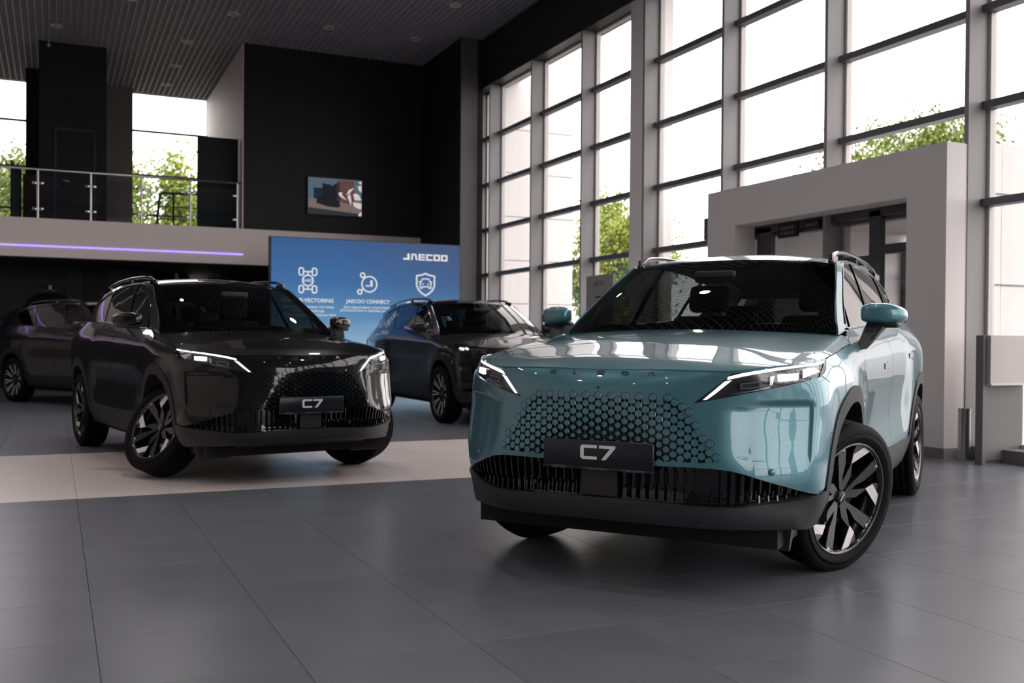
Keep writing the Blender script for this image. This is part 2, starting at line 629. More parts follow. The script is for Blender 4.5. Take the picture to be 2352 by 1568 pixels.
portal('window_sky_portal', (8.45, 6.0, 3.2), (0, PI/2, 0), 6.1, 25.5)

# ------------------------------------------------------------------ other walls
tag(boxo('wall_left', -8.4, -8.2, -7.2, 26.4, -.1, 7.75, 'wall_light'), kind='structure')
# glazed front behind the camera: piers, a top band and glass
fw = MB().box(-8.2, 8.3, -7.4, -7.2, 5.4, 7.75).box(-8.2, 3.0, -7.4, -7.2, -.1, 5.4).box(-8.2, 8.3, -7.4, -7.2, -.1, .3)
for xx in (3.0, 4.8, 6.5, 8.2):
    fw.box(xx-.06, xx+.10, -7.4, -7.2, .3, 5.4)
for zz in (2.0, 3.7):
    fw.box(3.0, 8.2, -7.36, -7.24, zz-.04, zz+.04)
tag(fw.build('wall_rear', 'wall_grey'), kind='structure')
boxo('pane', 3.0, 8.2, -7.31, -7.30, .3, 5.4, 'window_glass', bpy.data.objects['wall_rear'])
portal('front_sky_portal', (5.6, -7.6, 2.85), (PI/2, 0, 0), 5.2, 5.1)

# black volume at the far end, above the gallery, with the pale return wall
wb = boxo('wall_back', 3.52, 7.88, 21.0, 26.4, 3.357, 7.75, 'wall_black')
tag(wb, kind='structure')
tag(boxo('wall_return', 3.498, 3.52, 21.0, 26.3, 3.357, 7.16, 'wall_warm'), kind='structure')
tag(boxo('wall_corner', 7.38, 7.88, 18.66, 26.4, 0, 7.75, 'wall_black'), kind='structure')
tag(boxo('trim_3', 7.385, 7.74, 18.62, 18.66, 0, 7.16, 'panel_corner' if 'panel_corner' in MAT else 'wall_grey'), kind='structure')
slab = boxo('floor_gallery', -8.2, 7.38, 21.0, 26.3, 2.62, 3.357, 'wall_warm')
tag(slab, kind='structure')
boxo('ceiling_panel', -8.2, 7.38, 21.02, 26.3, 2.60, 2.62, 'wall_dark', slab)
# far outer wall of the gallery with its two window openings
fb = MB().box(-8.2, 7.9, 26.3, 26.5, 7.16, 7.75)
fb.box(.97, 1.708, 25.95, 26.5, 3.3, 7.16)
fb.box(3.50, 7.9, 26.3, 26.5, 3.3, 7.16).box(-8.2, 7.9, 26.3, 26.5, -.1, 3.3)
tag(fb.build('wall_far', 'wall_grey'), kind='structure')
tag(boxo('wall_box', -.31, .97, 22.6, 26.4, 3.357, 7.16, 'wall_black'), kind='structure')
tag(boxo('wall_pier', -.615, -.31, 25.03, 26.4, 3.357, 7.16, 'wall_black'), kind='structure')
def gal_window(nm, x0, x1):
    w = MB()
    for z in (6.225, 5.135, 4.15):
        w.box(x0, x1, 26.33, 26.39, z-.025, z+.025)
    w.box(x0, x1, 26.33, 26.39, 3.357, 3.40)
    o = w.build(nm, 'transom_dark')
    tag(o, kind='structure')
    for za, zb_ in ((3.40,4.125),(4.175,5.11),(5.16,6.2),(6.25,7.16)):
        boxo('pane', x0, x1, 26.355, 26.362, za, zb_, 'window_glass', o)
gal_window('window_15', 1.708, 3.50)
gal_window('window_16', -2.5, -.615)
tag(boxo('wall_gallery', -8.2, -2.5, 26.3, 26.5, 3.3, 7.16, 'wall_grey'), kind='structure')
portal('gallery_sky_portal', (2.6, 26.6, 5.25), (-PI/2, 0, 0), 1.8, 3.8)
portal('gallery_left_sky_portal', (-1.55, 26.6, 5.25), (-PI/2, 0, 0), 1.9, 3.8)
# door in the black box, and an open leaf near the railing
dr = MB().box(.02,.72,22.585,22.6,3.36,5.36).build('door_1', 'wall_black')
tag(dr, kind='structure')
fr = MB().box(-.03,.02,22.57,22.6,3.36,5.41).box(.72,.77,22.57,22.6,3.36,5.41).box(.02,.72,22.57,22.6,5.36,5.41)
fr.build('door_frame', 'wall_dark', dr)
MB().tube([(.14,22.585,4.33),(.14,22.53,4.33),(.26,22.53,4.31)], .012, 8).build('handle', 'chrome', dr)
MB().lathe([(.001,0),(.025,0),(.025,.012)], lambda r, t, a: (.14+r*math.cos(t), 22.585-a, 4.22+r*math.sin(t)), 16).build('lock', 'chrome', dr)
lf = MB().box(2.655, 3.475, 21.40, 21.45, 3.36, 5.262).build('door_2', 'wall_black')
tag(lf, kind='structure')
MB().tube([(2.70,21.40,4.33),(2.70,21.34,4.33),(2.83,21.34,4.32)], .013, 8).build('handle', 'chrome', lf)
MB().lathe([(.001,0),(.03,0),(.03,.012)], lambda r, t, a: (2.70+r*math.cos(t), 21.40-a, 4.21+r*math.sin(t)), 16).build('lock', 'chrome', lf)

# space under the gallery
ub = MB().box(-8.2, 2.02, 23.9, 24.1, 0, 2.62).box(3.47, 7.4, 23.9, 24.1, 0, 2.62).box(2.02, 3.47, 23.9, 24.1, 0, 1.1)
tag(ub.build('wall_under', 'wall_dark'), kind='structure')
tag(boxo('trim_4', .19, .545, 23.84, 23.9, 0, 2.62, 'panel_dark'), kind='structure')
tag(boxo('trim_5', 1.08, 2.02, 23.86, 23.9, 0, 2.62, 'panel_dark'), kind='structure')
tag(boxo('trim_6', 3.47, 3.88, 23.84, 23.9, 0, 2.62, 'wall_dark'), kind='structure')
rm = MB().box(2.02, 3.47, 25.8, 26.0, 1.1, 2.62)
tag(rm.build('wall_room', 'wall_light'), kind='structure')

# ------------------------------------------------------------------ entrance lobby with its portal
PX, PY0, PY1, PZ = 7.60, 6.82, 10.575, 2.985
pt = MB().box(PX, 7.90, PY0, 7.29, 0, PZ).box(PX, 7.90, 10.01, PY1, 0, PZ).box(PX, 7.90, 7.29, 10.01, 2.522, PZ)
tag(pt.build('wall_portal', 'portal_grey'), kind='structure')
tag(boxo('trim_7', PX, 7.84, PY0-.012, PY0, .10, PZ, 'wall_light'), kind='structure')
tag(boxo('baseboard_portal', PX-.012, PX, PY0, 7.29, 0, .10, 'baseboard_grey'), kind='structure')
tag(boxo('baseboard_end', PX, 7.84, PY0-.02, PY0, 0, .10, 'mullion_grey'), kind='structure')
tag(boxo('trim_8', PX, PX+.05, 10.575, 10.655, 2.40, 2.675, 'door_alu'), kind='structure')
out = MB().box(8.2, 11.0, 6.90, 7.05, -.1, 3.05).box(8.2, 11.0, 10.45, 10.6, -.1, 3.05).box(8.2, 10.98, 7.04, 10.46, 2.76, 3.04)
tag(out.build('wall_lobby', 'plaster_out'), kind='structure')
boxo('joint', 8.2, 11.0, 6.893, 6.90, 1.66, 1.675, 'joint_out', bpy.data.objects['wall_lobby'])
boxo('joint', 8.2, 11.0, 6.893, 6.90, 2.55, 2.565, 'joint_out', bpy.data.objects['wall_lobby'])
def door_set(nm, xx, ys, zt, trans):
    d = MB()
    for (a, b) in ys:
        d.box(xx, xx+.07, a, b, 0, zt)
    d.box(xx, xx+.07, 7.29, 10.01+.35, zt-.06, zt+.04)
    o = d.build(nm, 'door_alu')
    tag(o, kind='structure')
    for (a, b, z) in trans:
        boxo('transom', xx, xx+.06, a, b, z-.05, z+.05, 'door_alu', o)
    boxo('pane', xx+.03, xx+.036, 7.05, 10.4, .05, zt-.06, 'window_glass', o)
    return o
door_set('door_3', 7.95, [(7.05,7.35),(7.98,8.14),(9.76,10.02),(10.33,10.45)], 2.50, [(7.35,7.98,2.08),(8.14,9.76,1.98)])
door_set('door_4', 10.80, [(7.05,7.15),(8.2,8.3),(9.3,9.4),(10.35,10.45)], 2.50, [(7.15,8.2,2.05),(8.3,9.3,2.05),(9.4,10.35,2.05)])
tag(boxo('ceiling_lobby', 7.92, 10.95, 7.05, 10.45, 2.62, 2.70, 'wall_light'), kind='structure')

# ------------------------------------------------------------------ outside
gnd = boxo('ground', -60, 120, -60, 120, -.5, -.12, 'asphalt')
tag(gnd, kind='structure')
wing = empty('building_wing', (8.3, 19.3, 0))
tag(wing, kind='structure')
zz = [-.1,.95,1.88,2.80,3.73,4.66,5.58,6.75]
for a, b in zip(zz[:-1], zz[1:]):
    MB().box(0, 2.0, 0, .25, a+.008, b-.008).build('cladding_panel', 'plaster_out', wing)
boxo('wing_core', .02, 1.98, .02, 6, -.1, 6.74, 'joint_out', wing)
tag(boxo('roof_overhang', 8.30, 8.985, -7.4, 19.5, 6.60, 6.95, 'plaster_out'), kind='structure')

def make_tree(name, x, y, h, rx, rz, nleaf, lsize, m, label, seed, holes=.0, trunk=.12):
    rnd = random.Random(seed)
    t = empty(name, (x, y, -.12))
    tag(t, label, 'tree', 'trees outside the windows')
    MB().tube([(0,0,0),(.1,.05,h*.3),(0,.1,h*.55),(.05,0,h*.8)], [trunk,trunk*.8,trunk*.55,trunk*.2], 8).build('trunk', 'bark', t)
    br = MB()
    blobs = []
    for k in range(13):
        a = rnd.random()*2*PI; q = .35+.5*rnd.random()
        tip = (math.cos(a)*rx*q, math.sin(a)*rx*q, h-rz*1.0+rz*(rnd.random()*1.6-.6))
        br.tube([(0,0,h*(.3+.3*rnd.random())), (tip[0]*.5, tip[1]*.5, tip[2]*.85), tip], [trunk*.35,trunk*.2,trunk*.06], 6)
        blobs.append(tip)
    br.build('branches', 'bark', t)
    lv = MB()
    for k in range(nleaf):
        b = blobs[rnd.randrange(len(blobs))] if rnd.random() > holes else (rnd.gauss(0,rx*.4), rnd.gauss(0,rx*.4), h-rz+rnd.gauss(0,rz*.4))
        sc_ = rx*.24
        p = Vector((b[0]+rnd.gauss(0,sc_), b[1]+rnd.gauss(0,sc_), b[2]+rnd.gauss(0,rz*.20)))
        n_ = Vector((rnd.gauss(0,1), rnd.gauss(0,1), rnd.gauss(0,1)+.4)).normalized()
        u = n_.orthogonal().normalized(); w = n_.cross(u)
        s = lsize*(.6+.8*rnd.random())
        lv.add([p-u*s, p-w*s*.45, p+u*s, p+w*s*.45], [(0,1,2,3)])
    tag(lv.build('foliage', m, t, fix=False), kind='stuff')
    return t
make_tree('tree', 15.9, 26.6, 5.0, 1.65, 2.2, 30000, .07, 'leaf', 'yellow-green tree right of the white wing, seen through the far glazed wall', 3)
make_tree('tree', 22.0, 23.4, 7.0, 1.5, 1.6, 6000, .07, 'leaf_dark', 'sparse tree top left above the entrance portal', 5, trunk=.08)
make_tree('tree', 27.0, 24.6, 8.4, 2.0, 2.2, 16000, .075, 'leaf_dark', 'loose green tree top right above the entrance portal', 6, trunk=.08)
make_tree('tree', 3.2, 36.5, 6.7, 1.5, 2.6, 26000, .08, 'leaf', 'bright green tree behind the middle gallery window, left of its two crowns', 8)
make_tree('tree', 5.3, 46.0, 7.4, 1.5, 2.6, 24000, .08, 'leaf', 'bright green tree behind the middle gallery window, next to the open door', 9)
make_tree('tree', -1.9, 41, 7.4, 2.0, 2.8, 26000, .08, 'leaf_dark', 'tree behind the left gallery window', 10)
# ------------------------------------------------------------------ car surfaces
SIDE_K = .982
ZL = np.linspace(.24, 1.32, 109)
ZF = [.26,.30,.34,.405,.44,.50,.56,.66,.76,.83,.88,.924,.967,1.02]
def body_surface(front, corner, side, rear):
    """skirt surface M(s, z) running from the nose round the side to the tail (s in metres, z height)"""
    st = []
    for y, xs in front:
        st.append(np.c_[pchip(ZF, xs, ZL), np.full_like(ZL, y)])
    for zx, zy in corner:
        st.append(np.c_[pchip([a for a, b in zx], [b for a, b in zx], ZL), pchip([a for a, b in zy], [b for a, b in zy], ZL)])
    for x, pr in side:
        st.append(np.c_[np.full_like(ZL, x), SIDE_K*pchip([a for a, b in pr], [b for a, b in pr], ZL)])
    for zx, zy in rear:
        st.append(np.c_[pchip([a for a, b in zx], [b for a, b in zx], ZL), pchip([a for a, b in zy], [b for a, b in zy], ZL)])
    S = np.array(st)                       # stations x levels x 2
    k = int(np.argmin(abs(ZL-.7)))
    d = np.linalg.norm(np.diff(S[:,k], axis=0), axis=1)
    s = np.r_[0, np.cumsum(d)]
    # mirrored stations in front of the centre line make the surface smooth across the nose
    s2 = np.r_[-s[:0:-1], s]
    S2 = np.concatenate([S[:0:-1]*np.array([1,-1]), S], 0)
    q = np.linspace(s2[0], s2[-1], 1200)
    XY = pchip(s2, S2, q)
    P = np.concatenate([XY, np.broadcast_to(ZL[None,:,None], XY.shape[:2]+(1,))], 2)
    # light smoothing along s keeps reflections flowing over the station joints
    for _ in range(6):
        P[1:-1] = .25*P[:-2]+.5*P[1:-1]+.25*P[2:]
    T = Tab(P, q[0], q[-1], ZL[0], ZL[-1], 1.0)
    # outward normal: at the nose it must point to +x
    if T.nrm(0., .7)[0][0] < 0: T.N *= -1
    T.s = q
    T.kz = k
    half = q >= 0
    T.sh = q[half]; T.xh = P[half, k, 0]; T.yh = P[half, k, 1]
    return T

def s_of_x(T, x):
    i = int(np.argmax(T.yh > .8))
    xs = T.xh; ss = T.sh
    o = np.argsort(xs)
    return float(np.interp(x, xs[o], ss[o]))
def s_of_y(T, y):
    e = int(np.argmax(T.yh))
    sg = -1 if y < 0 else 1
    return sg*float(np.interp(abs(y), T.yh[:e], T.sh[:e]))

def grid_surface(us, vs_, P, nu=160, nv=160, up=None, spl=cspline):
    """smooth surface through a coarse grid of control points P[i][j] -> (x, y, z)"""
    P = np.array(P, float)
    u = np.linspace(us[0], us[-1], nu); v = np.linspace(vs_[0], vs_[-1], nv)
    A = spl(us, P, u)                       # nu x nj x 3
    B = spl(vs_, A.transpose(1,0,2), v).transpose(1,0,2)
    T = Tab(B, us[0], us[-1], vs_[0], vs_[-1], 1.0)
    if up is not None and np.dot(T.N[nu//2, nv//2], up) < 0: T.N *= -1
    return T

C7 = dict(
 front=[
  (0.00,[.88,.940,.962,.964,.955,.957,.960,.966,.967,.966,.961,.945,.925,.87]),
  (0.14,[.88,.938,.960,.962,.953,.955,.957,.962,.962,.960,.954,.939,.919,.865]),
  (0.27,[.87,.927,.949,.952,.943,.946,.949,.951,.946,.939,.932,.920,.902,.85]),
  (0.40,[.845,.900,.922,.927,.920,.925,.928,.922,.910,.900,.894,.886,.874,.825]),
  (0.52,[.80,.855,.877,.883,.880,.887,.889,.878,.862,.850,.846,.845,.843,.795]),
  (0.63,[.735,.785,.807,.815,.815,.825,.827,.812,.794,.784,.783,.785,.780,.74]),
  (0.73,[.65,.695,.717,.725,.735,.747,.750,.733,.713,.706,.708,.710,.700,.665]),
  (0.79,[.585,.630,.648,.657,.672,.686,.690,.673,.652,.646,.648,.648,.630,.595])],
 corner=[
  ([(.26,.50),(.30,.54),(.36,.558),(.405,.566),(.44,.580),(.5,.60),(.58,.606),(.66,.594),(.76,.575),(.85,.568),(.924,.56),(.967,.53),(1.02,.49)],
   [(.26,.79),(.30,.815),(.36,.84),(.44,.856),(.6,.862),(.8,.862),(.9,.858),(.96,.842),(1.02,.815)]),
  ([(.26,.44),(.5,.50),(.8,.49),(.967,.45),(1.02,.43)],
   [(.26,.80),(.30,.83),(.40,.866),(.5,.880),(.6,.884),(.8,.890),(.9,.886),(.96,.868),(1.0,.848),(1.04,.81)])],
 side=[
  (.36,[(.26,.84),(.4,.885),(.55,.902),(.75,.912),(.88,.916),(.95,.906),(1.0,.878),(1.03,.846),(1.08,.78)]),
  (.20,[(.26,.86),(.4,.895),(.55,.915),(.75,.928),(.88,.932),(.95,.925),(1.0,.904),(1.035,.872),(1.07,.825),(1.12,.76)]),
  (.0,[(.26,.87),(.4,.905),(.6,.925),(.8,.935),(.9,.938),(.96,.929),(1.0,.915),(1.04,.889),(1.065,.862),(1.1,.81),(1.16,.73)]),
  (-.25,[(.26,.85),(.36,.9),(.5,.912),(.7,.920),(.85,.926),(.95,.922),(1.0,.913),(1.05,.893),(1.085,.862),(1.12,.815),(1.18,.74)]),
  (-.5,[(.26,.85),(.36,.90),(.45,.908),(.55,.904),(.7,.903),(.85,.913),(.93,.915),(1.0,.907),(1.06,.886),(1.10,.855),(1.13,.82),(1.165,.770),(1.22,.74)]),
  (-1.0,[(.26,.85),(.36,.905),(.45,.908),(.55,.898),(.68,.889),(.8,.896),(.88,.908),(.95,.909),(1.02,.900),(1.08,.878),(1.12,.850),(1.15,.82),(1.185,.782),(1.25,.75)]),
  (-1.5,[(.26,.85),(.36,.905),(.45,.908),(.55,.897),(.68,.887),(.8,.895),(.89,.909),(.96,.910),(1.03,.902),(1.09,.880),(1.135,.852),(1.17,.822),(1.205,.788),(1.27,.75)]),
  (-2.0,[(.26,.85),(.36,.905),(.45,.910),(.55,.902),(.68,.896),(.8,.905),(.89,.917),(.97,.918),(1.05,.907),(1.11,.884),(1.155,.855),(1.195,.820),(1.23,.790),(1.29,.75)]),
  (-2.3,[(.26,.85),(.45,.912),(.6,.920),(.8,.930),(.9,.935),(1.0,.931),(1.06,.919),(1.12,.892),(1.17,.858),(1.215,.818),(1.245,.79),(1.3,.75)]),
  (-2.72,[(.26,.87),(.6,.93),(.8,.9375),(.95,.937),(1.02,.931),(1.08,.914),(1.14,.880),(1.2,.832),(1.25,.79),(1.3,.75)]),
  (-3.0,[(.26,.85),(.6,.912),(.85,.925),(.95,.926),(1.03,.920),(1.1,.897),(1.16,.858),(1.22,.805),(1.28,.755)]),
  (-3.25,[(.26,.82),(.6,.885),(.85,.90),(.95,.902),(1.03,.896),(1.1,.872),(1.16,.832),(1.22,.78),(1.28,.73)])],
 rear=[
  ([(.26,-3.36),(.6,-3.43),(1.0,-3.44),(1.2,-3.41),(1.3,-3.38)],[(.26,.76),(.6,.82),(.9,.84),(1.03,.835),(1.15,.775),(1.28,.68)]),
  ([(.26,-3.46),(.6,-3.57),(1.0,-3.58),(1.2,-3.50),(1.3,-3.45)],[(.26,.66),(.6,.70),(1.0,.70),(1.28,.60)]),
  ([(.26,-3.52),(.6,-3.65),(1.0,-3.66),(1.2,-3.56),(1.3,-3.50)],[(.26,.42),(1.3,.42)]),
  ([(.26,-3.54),(.6,-3.68),(1.0,-3.69),(1.2,-3.58),(1.3,-3.52)],[(.26,.0),(1.3,.0)])],
)
# ------------------------------------------------------------------ car materials
mat('teal_paint', (.075,.215,.265), rough=.34, metal=.35, coat=1.0, coat_rough=.015)
mat('black_paint', (.003,.003,.0036), rough=.3, metal=.0, coat=1.0, coat_rough=.01, spec=.1)
mat('graphite_paint', (.012,.011,.013), rough=.3, metal=.3, coat=1.0, coat_rough=.02)
mat('ink_paint', (.006,.006,.007), rough=.3, metal=.1, coat=1.0, coat_rough=.03)
mat('gloss_black', (.004,.004,.005), rough=.08, coat=.5)
mat('satin_black', (.018,.018,.021), rough=.48, bump=(900, .05))
mat('cladding', (.022,.022,.026), rough=.6, spec=.3, bump=(1200, .06))
mat('liner', (.006,.006,.007), rough=.85)
mat('tyre', (.005,.005,.006), spec=.15, rough=.75, bump=(60, .05))
mat('rim_black', (.010,.010,.012), rough=.22, coat=.6)
mat('rim_silver', (.88,.84,.83), rough=.35, metal=.1)
mat('lamp_housing', (.02,.02,.024), rough=.18, coat=.6)
mat('lamp_chrome', (.6,.6,.63), rough=.12, metal=1.0)
emit_mat('drl_white', (1.0,.96,.93), 1.9)
emit_mat('lamp_white', (1.0,.97,.95), 2.6)
mat('amber', (.5,.18,.02), rough=.3)
mat('tail_red', (.16,.01,.008), rough=.15, coat=1)
mat('plate_navy', (.006,.008,.016), rough=.28)
mat('print_white', (.9,.87,.87), rough=.5)
mat('print_grey', (.22,.23,.27), rough=.5)
mat('cabin', (.012,.012,.013), rough=.75)
mat('seat_leather', (.018,.018,.019), rough=.55)
glass_mat('windshield_glass', (.42,.46,.45), 1.52, refl=1.25)
glass_mat('side_glass', (.16,.17,.17), 1.55, refl=1.6)
glass_mat('lamp_glass', (.93,.94,.96), 1.45, refl=1.0)

def arch_pts(T, cx, rx, rz, t0, t1, n=26, zc=.36, pw=2.15):
    out = []
    for i in range(n):
        t = t0+(t1-t0)*i/(n-1)
        c, s = math.cos(t), math.sin(t)
        x = cx+rx*math.copysign(abs(c)**(2/pw), c)
        z = zc+rz*math.copysign(abs(s)**(2/pw), s)
        out.append((s_of_x(T, x), z))
    return out

def frame_at(T, s, z):
    p = Vector(T.pos(s, z)[0]); n = Vector(T.nrm(s, z)[0])
    up = Vector((0,0,1)); up = (up-n*up.dot(n)).normalized()
    la = up.cross(n).normalized()          # to the car's left side when seen from outside: +s direction
    return p, n, la, up

def place(o, T, s, z, off=0.0, scale=1.0, turn=0.0):
    p, n, la, up = frame_at(T, s, z)
    if turn:
        la, up = la*math.cos(turn)+up*math.sin(turn), up*math.cos(turn)-la*math.sin(turn)
    p = p+n*off
    o.matrix_local = Matrix(((la.x*scale, up.x*scale, n.x, p.x), (la.y*scale, up.y*scale, n.y, p.y),
                             (la.z*scale, up.z*scale, n.z, p.z), (0,0,0,1)))
    return o

def flat_on(T, polys, off, thick=.001):
    """thin raised shapes lying on a surface; polys are lists of (s, z)"""
    mb = MB()
    for poly in polys:
        n = len(poly)
        a = np.array(poly)
        P = T.pos(a[:,0], a[:,1]); N = T.nrm(a[:,0], a[:,1])
        top = P+N*off; bot = P+N*(off-thick)
        mb.add([*top.tolist(), *bot.tolist()], [tuple(range(n))]+[(k, n+k, n+(k+1) % n, (k+1) % n) for k in range(n)])
    return mb

# ------------------------------------------------------------------ wheel (built about its own hub, axle along +y = outer side)
def wheel_meshes(style):
    R, W, rr = .362, .235, .272
    out = {}
    # carcass with shoulders, sidewall and four tread grooves
    h = W/2
    prof = [(rr-.012,-h*.80),(rr+.004,-h*.92),(rr+.03,-h*.99),(rr+.055,-h),(R-.03,-h*.97),(R-.010,-h*.88),(R-.002,-h*.76)]
    for g in (-.52,-.18,.18,.52):
        prof += [(R, h*(g-.055)),(R-.007,h*(g-.045)),(R-.007,h*(g+.045)),(R,h*(g+.055))]
    prof += [(R-.002,h*.76),(R-.010,h*.88),(R-.03,h*.97),(R-.046,h*.995),(R-.050,h*.985),(rr+.045,h*1.0),(rr+.028,h*.985),(rr+.004,h*.90),(rr-.012,h*.78)]
    fn = lambda r, t, a: (r*math.sin(t), a, r*math.cos(t))
    out['tyre'] = ('tyre', MB().lathe(prof, fn, 72).mesh('tyre', 'tyre'))
    yo = h*.80
    barrel = [(rr, yo+.010),(rr-.004, yo+.014),(rr-.012, yo+.008),(rr-.020, yo-.02),(rr-.030,-.02),(rr-.032,-.09),(rr-.004,-.098),(rr,-.10)]
    out['rim'] = ('rim_black', MB().lathe(barrel, fn, 64).lathe([(.001,-.07),(rr-.03,-.07)], fn, 32).mesh('rim', 'rim_black'))
    pol = lambda r, t: (r*rr*math.sin(t), r*rr*math.cos(t))
    D = math.radians
    def fn3(depth_in, depth_out):
        def f(a, b, d):
            r = math.hypot(a, b)/rr
            y = depth_in+(depth_out-depth_in)*min(1, max(0, (r-.15)/.8))
            return (a, y+d, b)
        return f
    sp = MB(); ins = MB()
    if style == 'blade':
        f3 = fn3(.058, yo-.004)
        for k in range(5):
            o = D(72*k)
            # wide twisted spoke and its slim partner (polar outline: radius, angle)
            A = [(.10,D(-14)),(.20,D(-3)),(.60,D(-25)),(.79,D(-21)),(.99,D(-24)),(1.0,D(-38)),(.97,D(-47)),(.62,D(-28)),(.40,D(-42)),(.16,D(-50))]
            B = [(.10,D(-92)),(.17,D(-66)),(.45,D(-64)),(.92,D(-64)),(.985,D(-74)),(.90,D(-78)),(.60,D(-82)),(.40,D(-80)),(.16,D(-96))]
            for q in (A, B):
                sp.prism([pol(r, o+t) for r, t in q], f3, -.028, 0)
            I = [(1.0,-39.4),(.79,-22),(.615,-25),(.955,-49),(.955,-60),(.945,-70),(.895,-73.5),(.985,-77),(1.0,-70),(1.0,-60),(1.0,-50)]
            ins.prism([pol(r*.992, o+D(t)) for r, t in I], f3, .0, .003)
    else:
        f3 = fn3(.05, yo-.004)
        for k in range(10):
            o = D(36*k)
            sp.prism([pol(r, o+D(t)) for r, t in ((.12,-12),(.3,-7),(.99,-7.5),(.99,-2.6),(.3,-1),(.3,1),(.99,2.6),(.99,7.5),(.3,7),(.12,12))], f3, -.028, 0)
            ins.prism([pol(r, o+D(t)) for r, t in ((.35,-6),(.985,-7),(.985,-4.6),(.35,-2.5))], f3, 0, .002)
            ins.prism([pol(r, o+D(t)) for r, t in ((.35,2.5),(.985,4.6),(.985,7),(.35,6))], f3, 0, .002)
    out['spokes'] = ('rim_black', sp.mesh('spoke_set', 'rim_black'))
    out['insert'] = ('rim_silver', ins.mesh('silver_insert', 'rim_silver'))
    cap = MB().lathe([(.001,.070),(.026,.070),(.031,.066),(.033,.050)], fn, 28)
    for k in range(5):
        t = D(36+72*k)
        c = (.052*math.sin(t), .052*math.cos(t))
        cap.lathe([(.001,.048),(.008,.048),(.010,.040)], lambda r, tt, a, c=c: (c[0]+r*math.sin(tt), a, c[1]+r*math.cos(tt)), 10)
    out['cap'] = ('satin_black', cap.mesh('centre_cap', 'satin_black'))
    out['badge'] = ('chrome', MB().hexa([(-.018,.0702,.012),(-.014,.0702,.017),(.018,.0702,-.012),(.014,.0702,-.017),(-.018,.0715,.012),(-.014,.0715,.017),(.018,.0715,-.012),(.014,.0715,-.017)]).mesh('cap_badge', 'chrome'))
    out['disc'] = ('steel', MB().lathe([(.06,.012),(.165,.012),(.165,-.012),(.06,-.012)], fn, 40, True).mesh('brake_disc', 'steel'))
    return out
NAMES_W = dict(tyre='tyre', rim='rim', spokes='spoke_set', insert='silver_insert', cap='centre_cap', badge='cap_badge', disc='brake_disc')
def add_wheel(meshes, parent, x, y, steer=0.0, spin=0.0):
    w = empty('wheel', (x, y, .362), 0, parent)
    w.rotation_mode = 'ZYX'
    # local +y is the outer side
    base = 0.0 if y > 0 else PI
    w.rotation_euler = (0, spin, base+steer)
    for k, (mm, me) in meshes.items():
        link_mesh(NAMES_W[k], me, None, w)
    return w

def car_letters():
    """outlined capitals of the hood script, each in a unit box, drawn as strokes"""
    t = .14
    def stroke(pts, w=t):
        polys = []
        for (x0, y0), (x1, y1) in zip(pts[:-1], pts[1:]):
            dx, dy = x1-x0, y1-y0
            L = math.hypot(dx, dy) or 1
            nx, ny = -dy/L*w/2, dx/L*w/2
            ex, ey = dx/L*w/2, dy/L*w/2
            polys.append([(x0+nx-ex, y0+ny-ey), (x0-nx-ex, y0-ny-ey), (x1-nx+ex, y1-ny+ey), (x1+nx+ex, y1+ny+ey)])
        return polys
    O = stroke([(-.45,.32),(-.45,-.25),(.3,-.25)])+stroke([(-.3,.32),(.45,.32),(.45,-.25)])+stroke([(.30,-.25),(.36,-.42)])
    M_ = stroke([(-.5,-.4),(-.28,.35),(-.05,-.3),(.18,.35),(.18,-.4)])+stroke([(.18,.35),(.42,.35),(.42,-.4)])
    D_ = stroke([(-.45,-.35),(-.45,.32),(.25,.32),(.45,.1),(.45,-.35),(-.2,-.35)])
    A_ = stroke([(-.45,-.4),(-.1,.35),(.2,.35)])+stroke([(.2,.35),(.42,-.4)])
    return [O, M_, O, D_, A_]

def c7_glyphs():
    """the C and the 7 of the number plate, as polygons in metres about the plate centre"""
    k, kz = .00205, .00165
    C = [(-38,14),(-38,-14),(-33,-19),(0,-19),(0,-11),(-30,-11),(-30,11),(0,11),(0,19),(-33,19)]
    S = [(5,19),(42,19),(42,13),(20,-19),(10,-19),(30,11),(5,11)]
    return [[(a*k, b*kz) for a, b in C], [(a*k, b*kz) for a, b in S]]
# ------------------------------------------------------------------ the SUV
GX = [-.2,-.56,-1.0,-1.5,-2.0,-2.4,-2.9,-3.2,-3.5]
GZ = [1.06,1.16,1.25,1.35,1.45,1.55,1.62]
GY = [[.785,.757,.727,.691,.655,.616,.585],
      [.790,.762,.731,.694,.657,.616,.583],
      [.803,.776,.745,.709,.671,.630,.594],
      [.812,.785,.755,.719,.681,.636,.598],
      [.816,.789,.759,.722,.683,.636,.596],
      [.818,.790,.760,.722,.680,.628,.584],
      [.806,.778,.745,.702,.655,.600,.553],
      [.785,.757,.722,.676,.625,.566,.516],
      [.745,.715,.678,.630,.577,.515,.463]]
HX = [-.6,-.4,-.15,.10,.35,.60,.80,.95]
HY = [0,.3,.55,.72,.82,.92]
HZ = [[1.178,1.174,1.162,1.146,1.130,1.10],
      [1.166,1.161,1.148,1.131,1.113,1.08],
      [1.143,1.137,1.122,1.104,1.087,1.05],
      [1.116,1.109,1.092,1.075,1.058,1.02],
      [1.080,1.074,1.058,1.044,1.028,.99],
      [1.036,1.031,1.015,1.003,.985,.95],
      [.997,.993,.972,.958,.940,.90],
      [.952,.947,.920,.89,.86,.82]]
RX = [-3.6,-3.35,-2.9,-2.4,-1.9,-1.5,-1.2,-1.0,-.85]
RZ = [1.505,1.548,1.606,1.645,1.655,1.648,1.624,1.588,1.545]

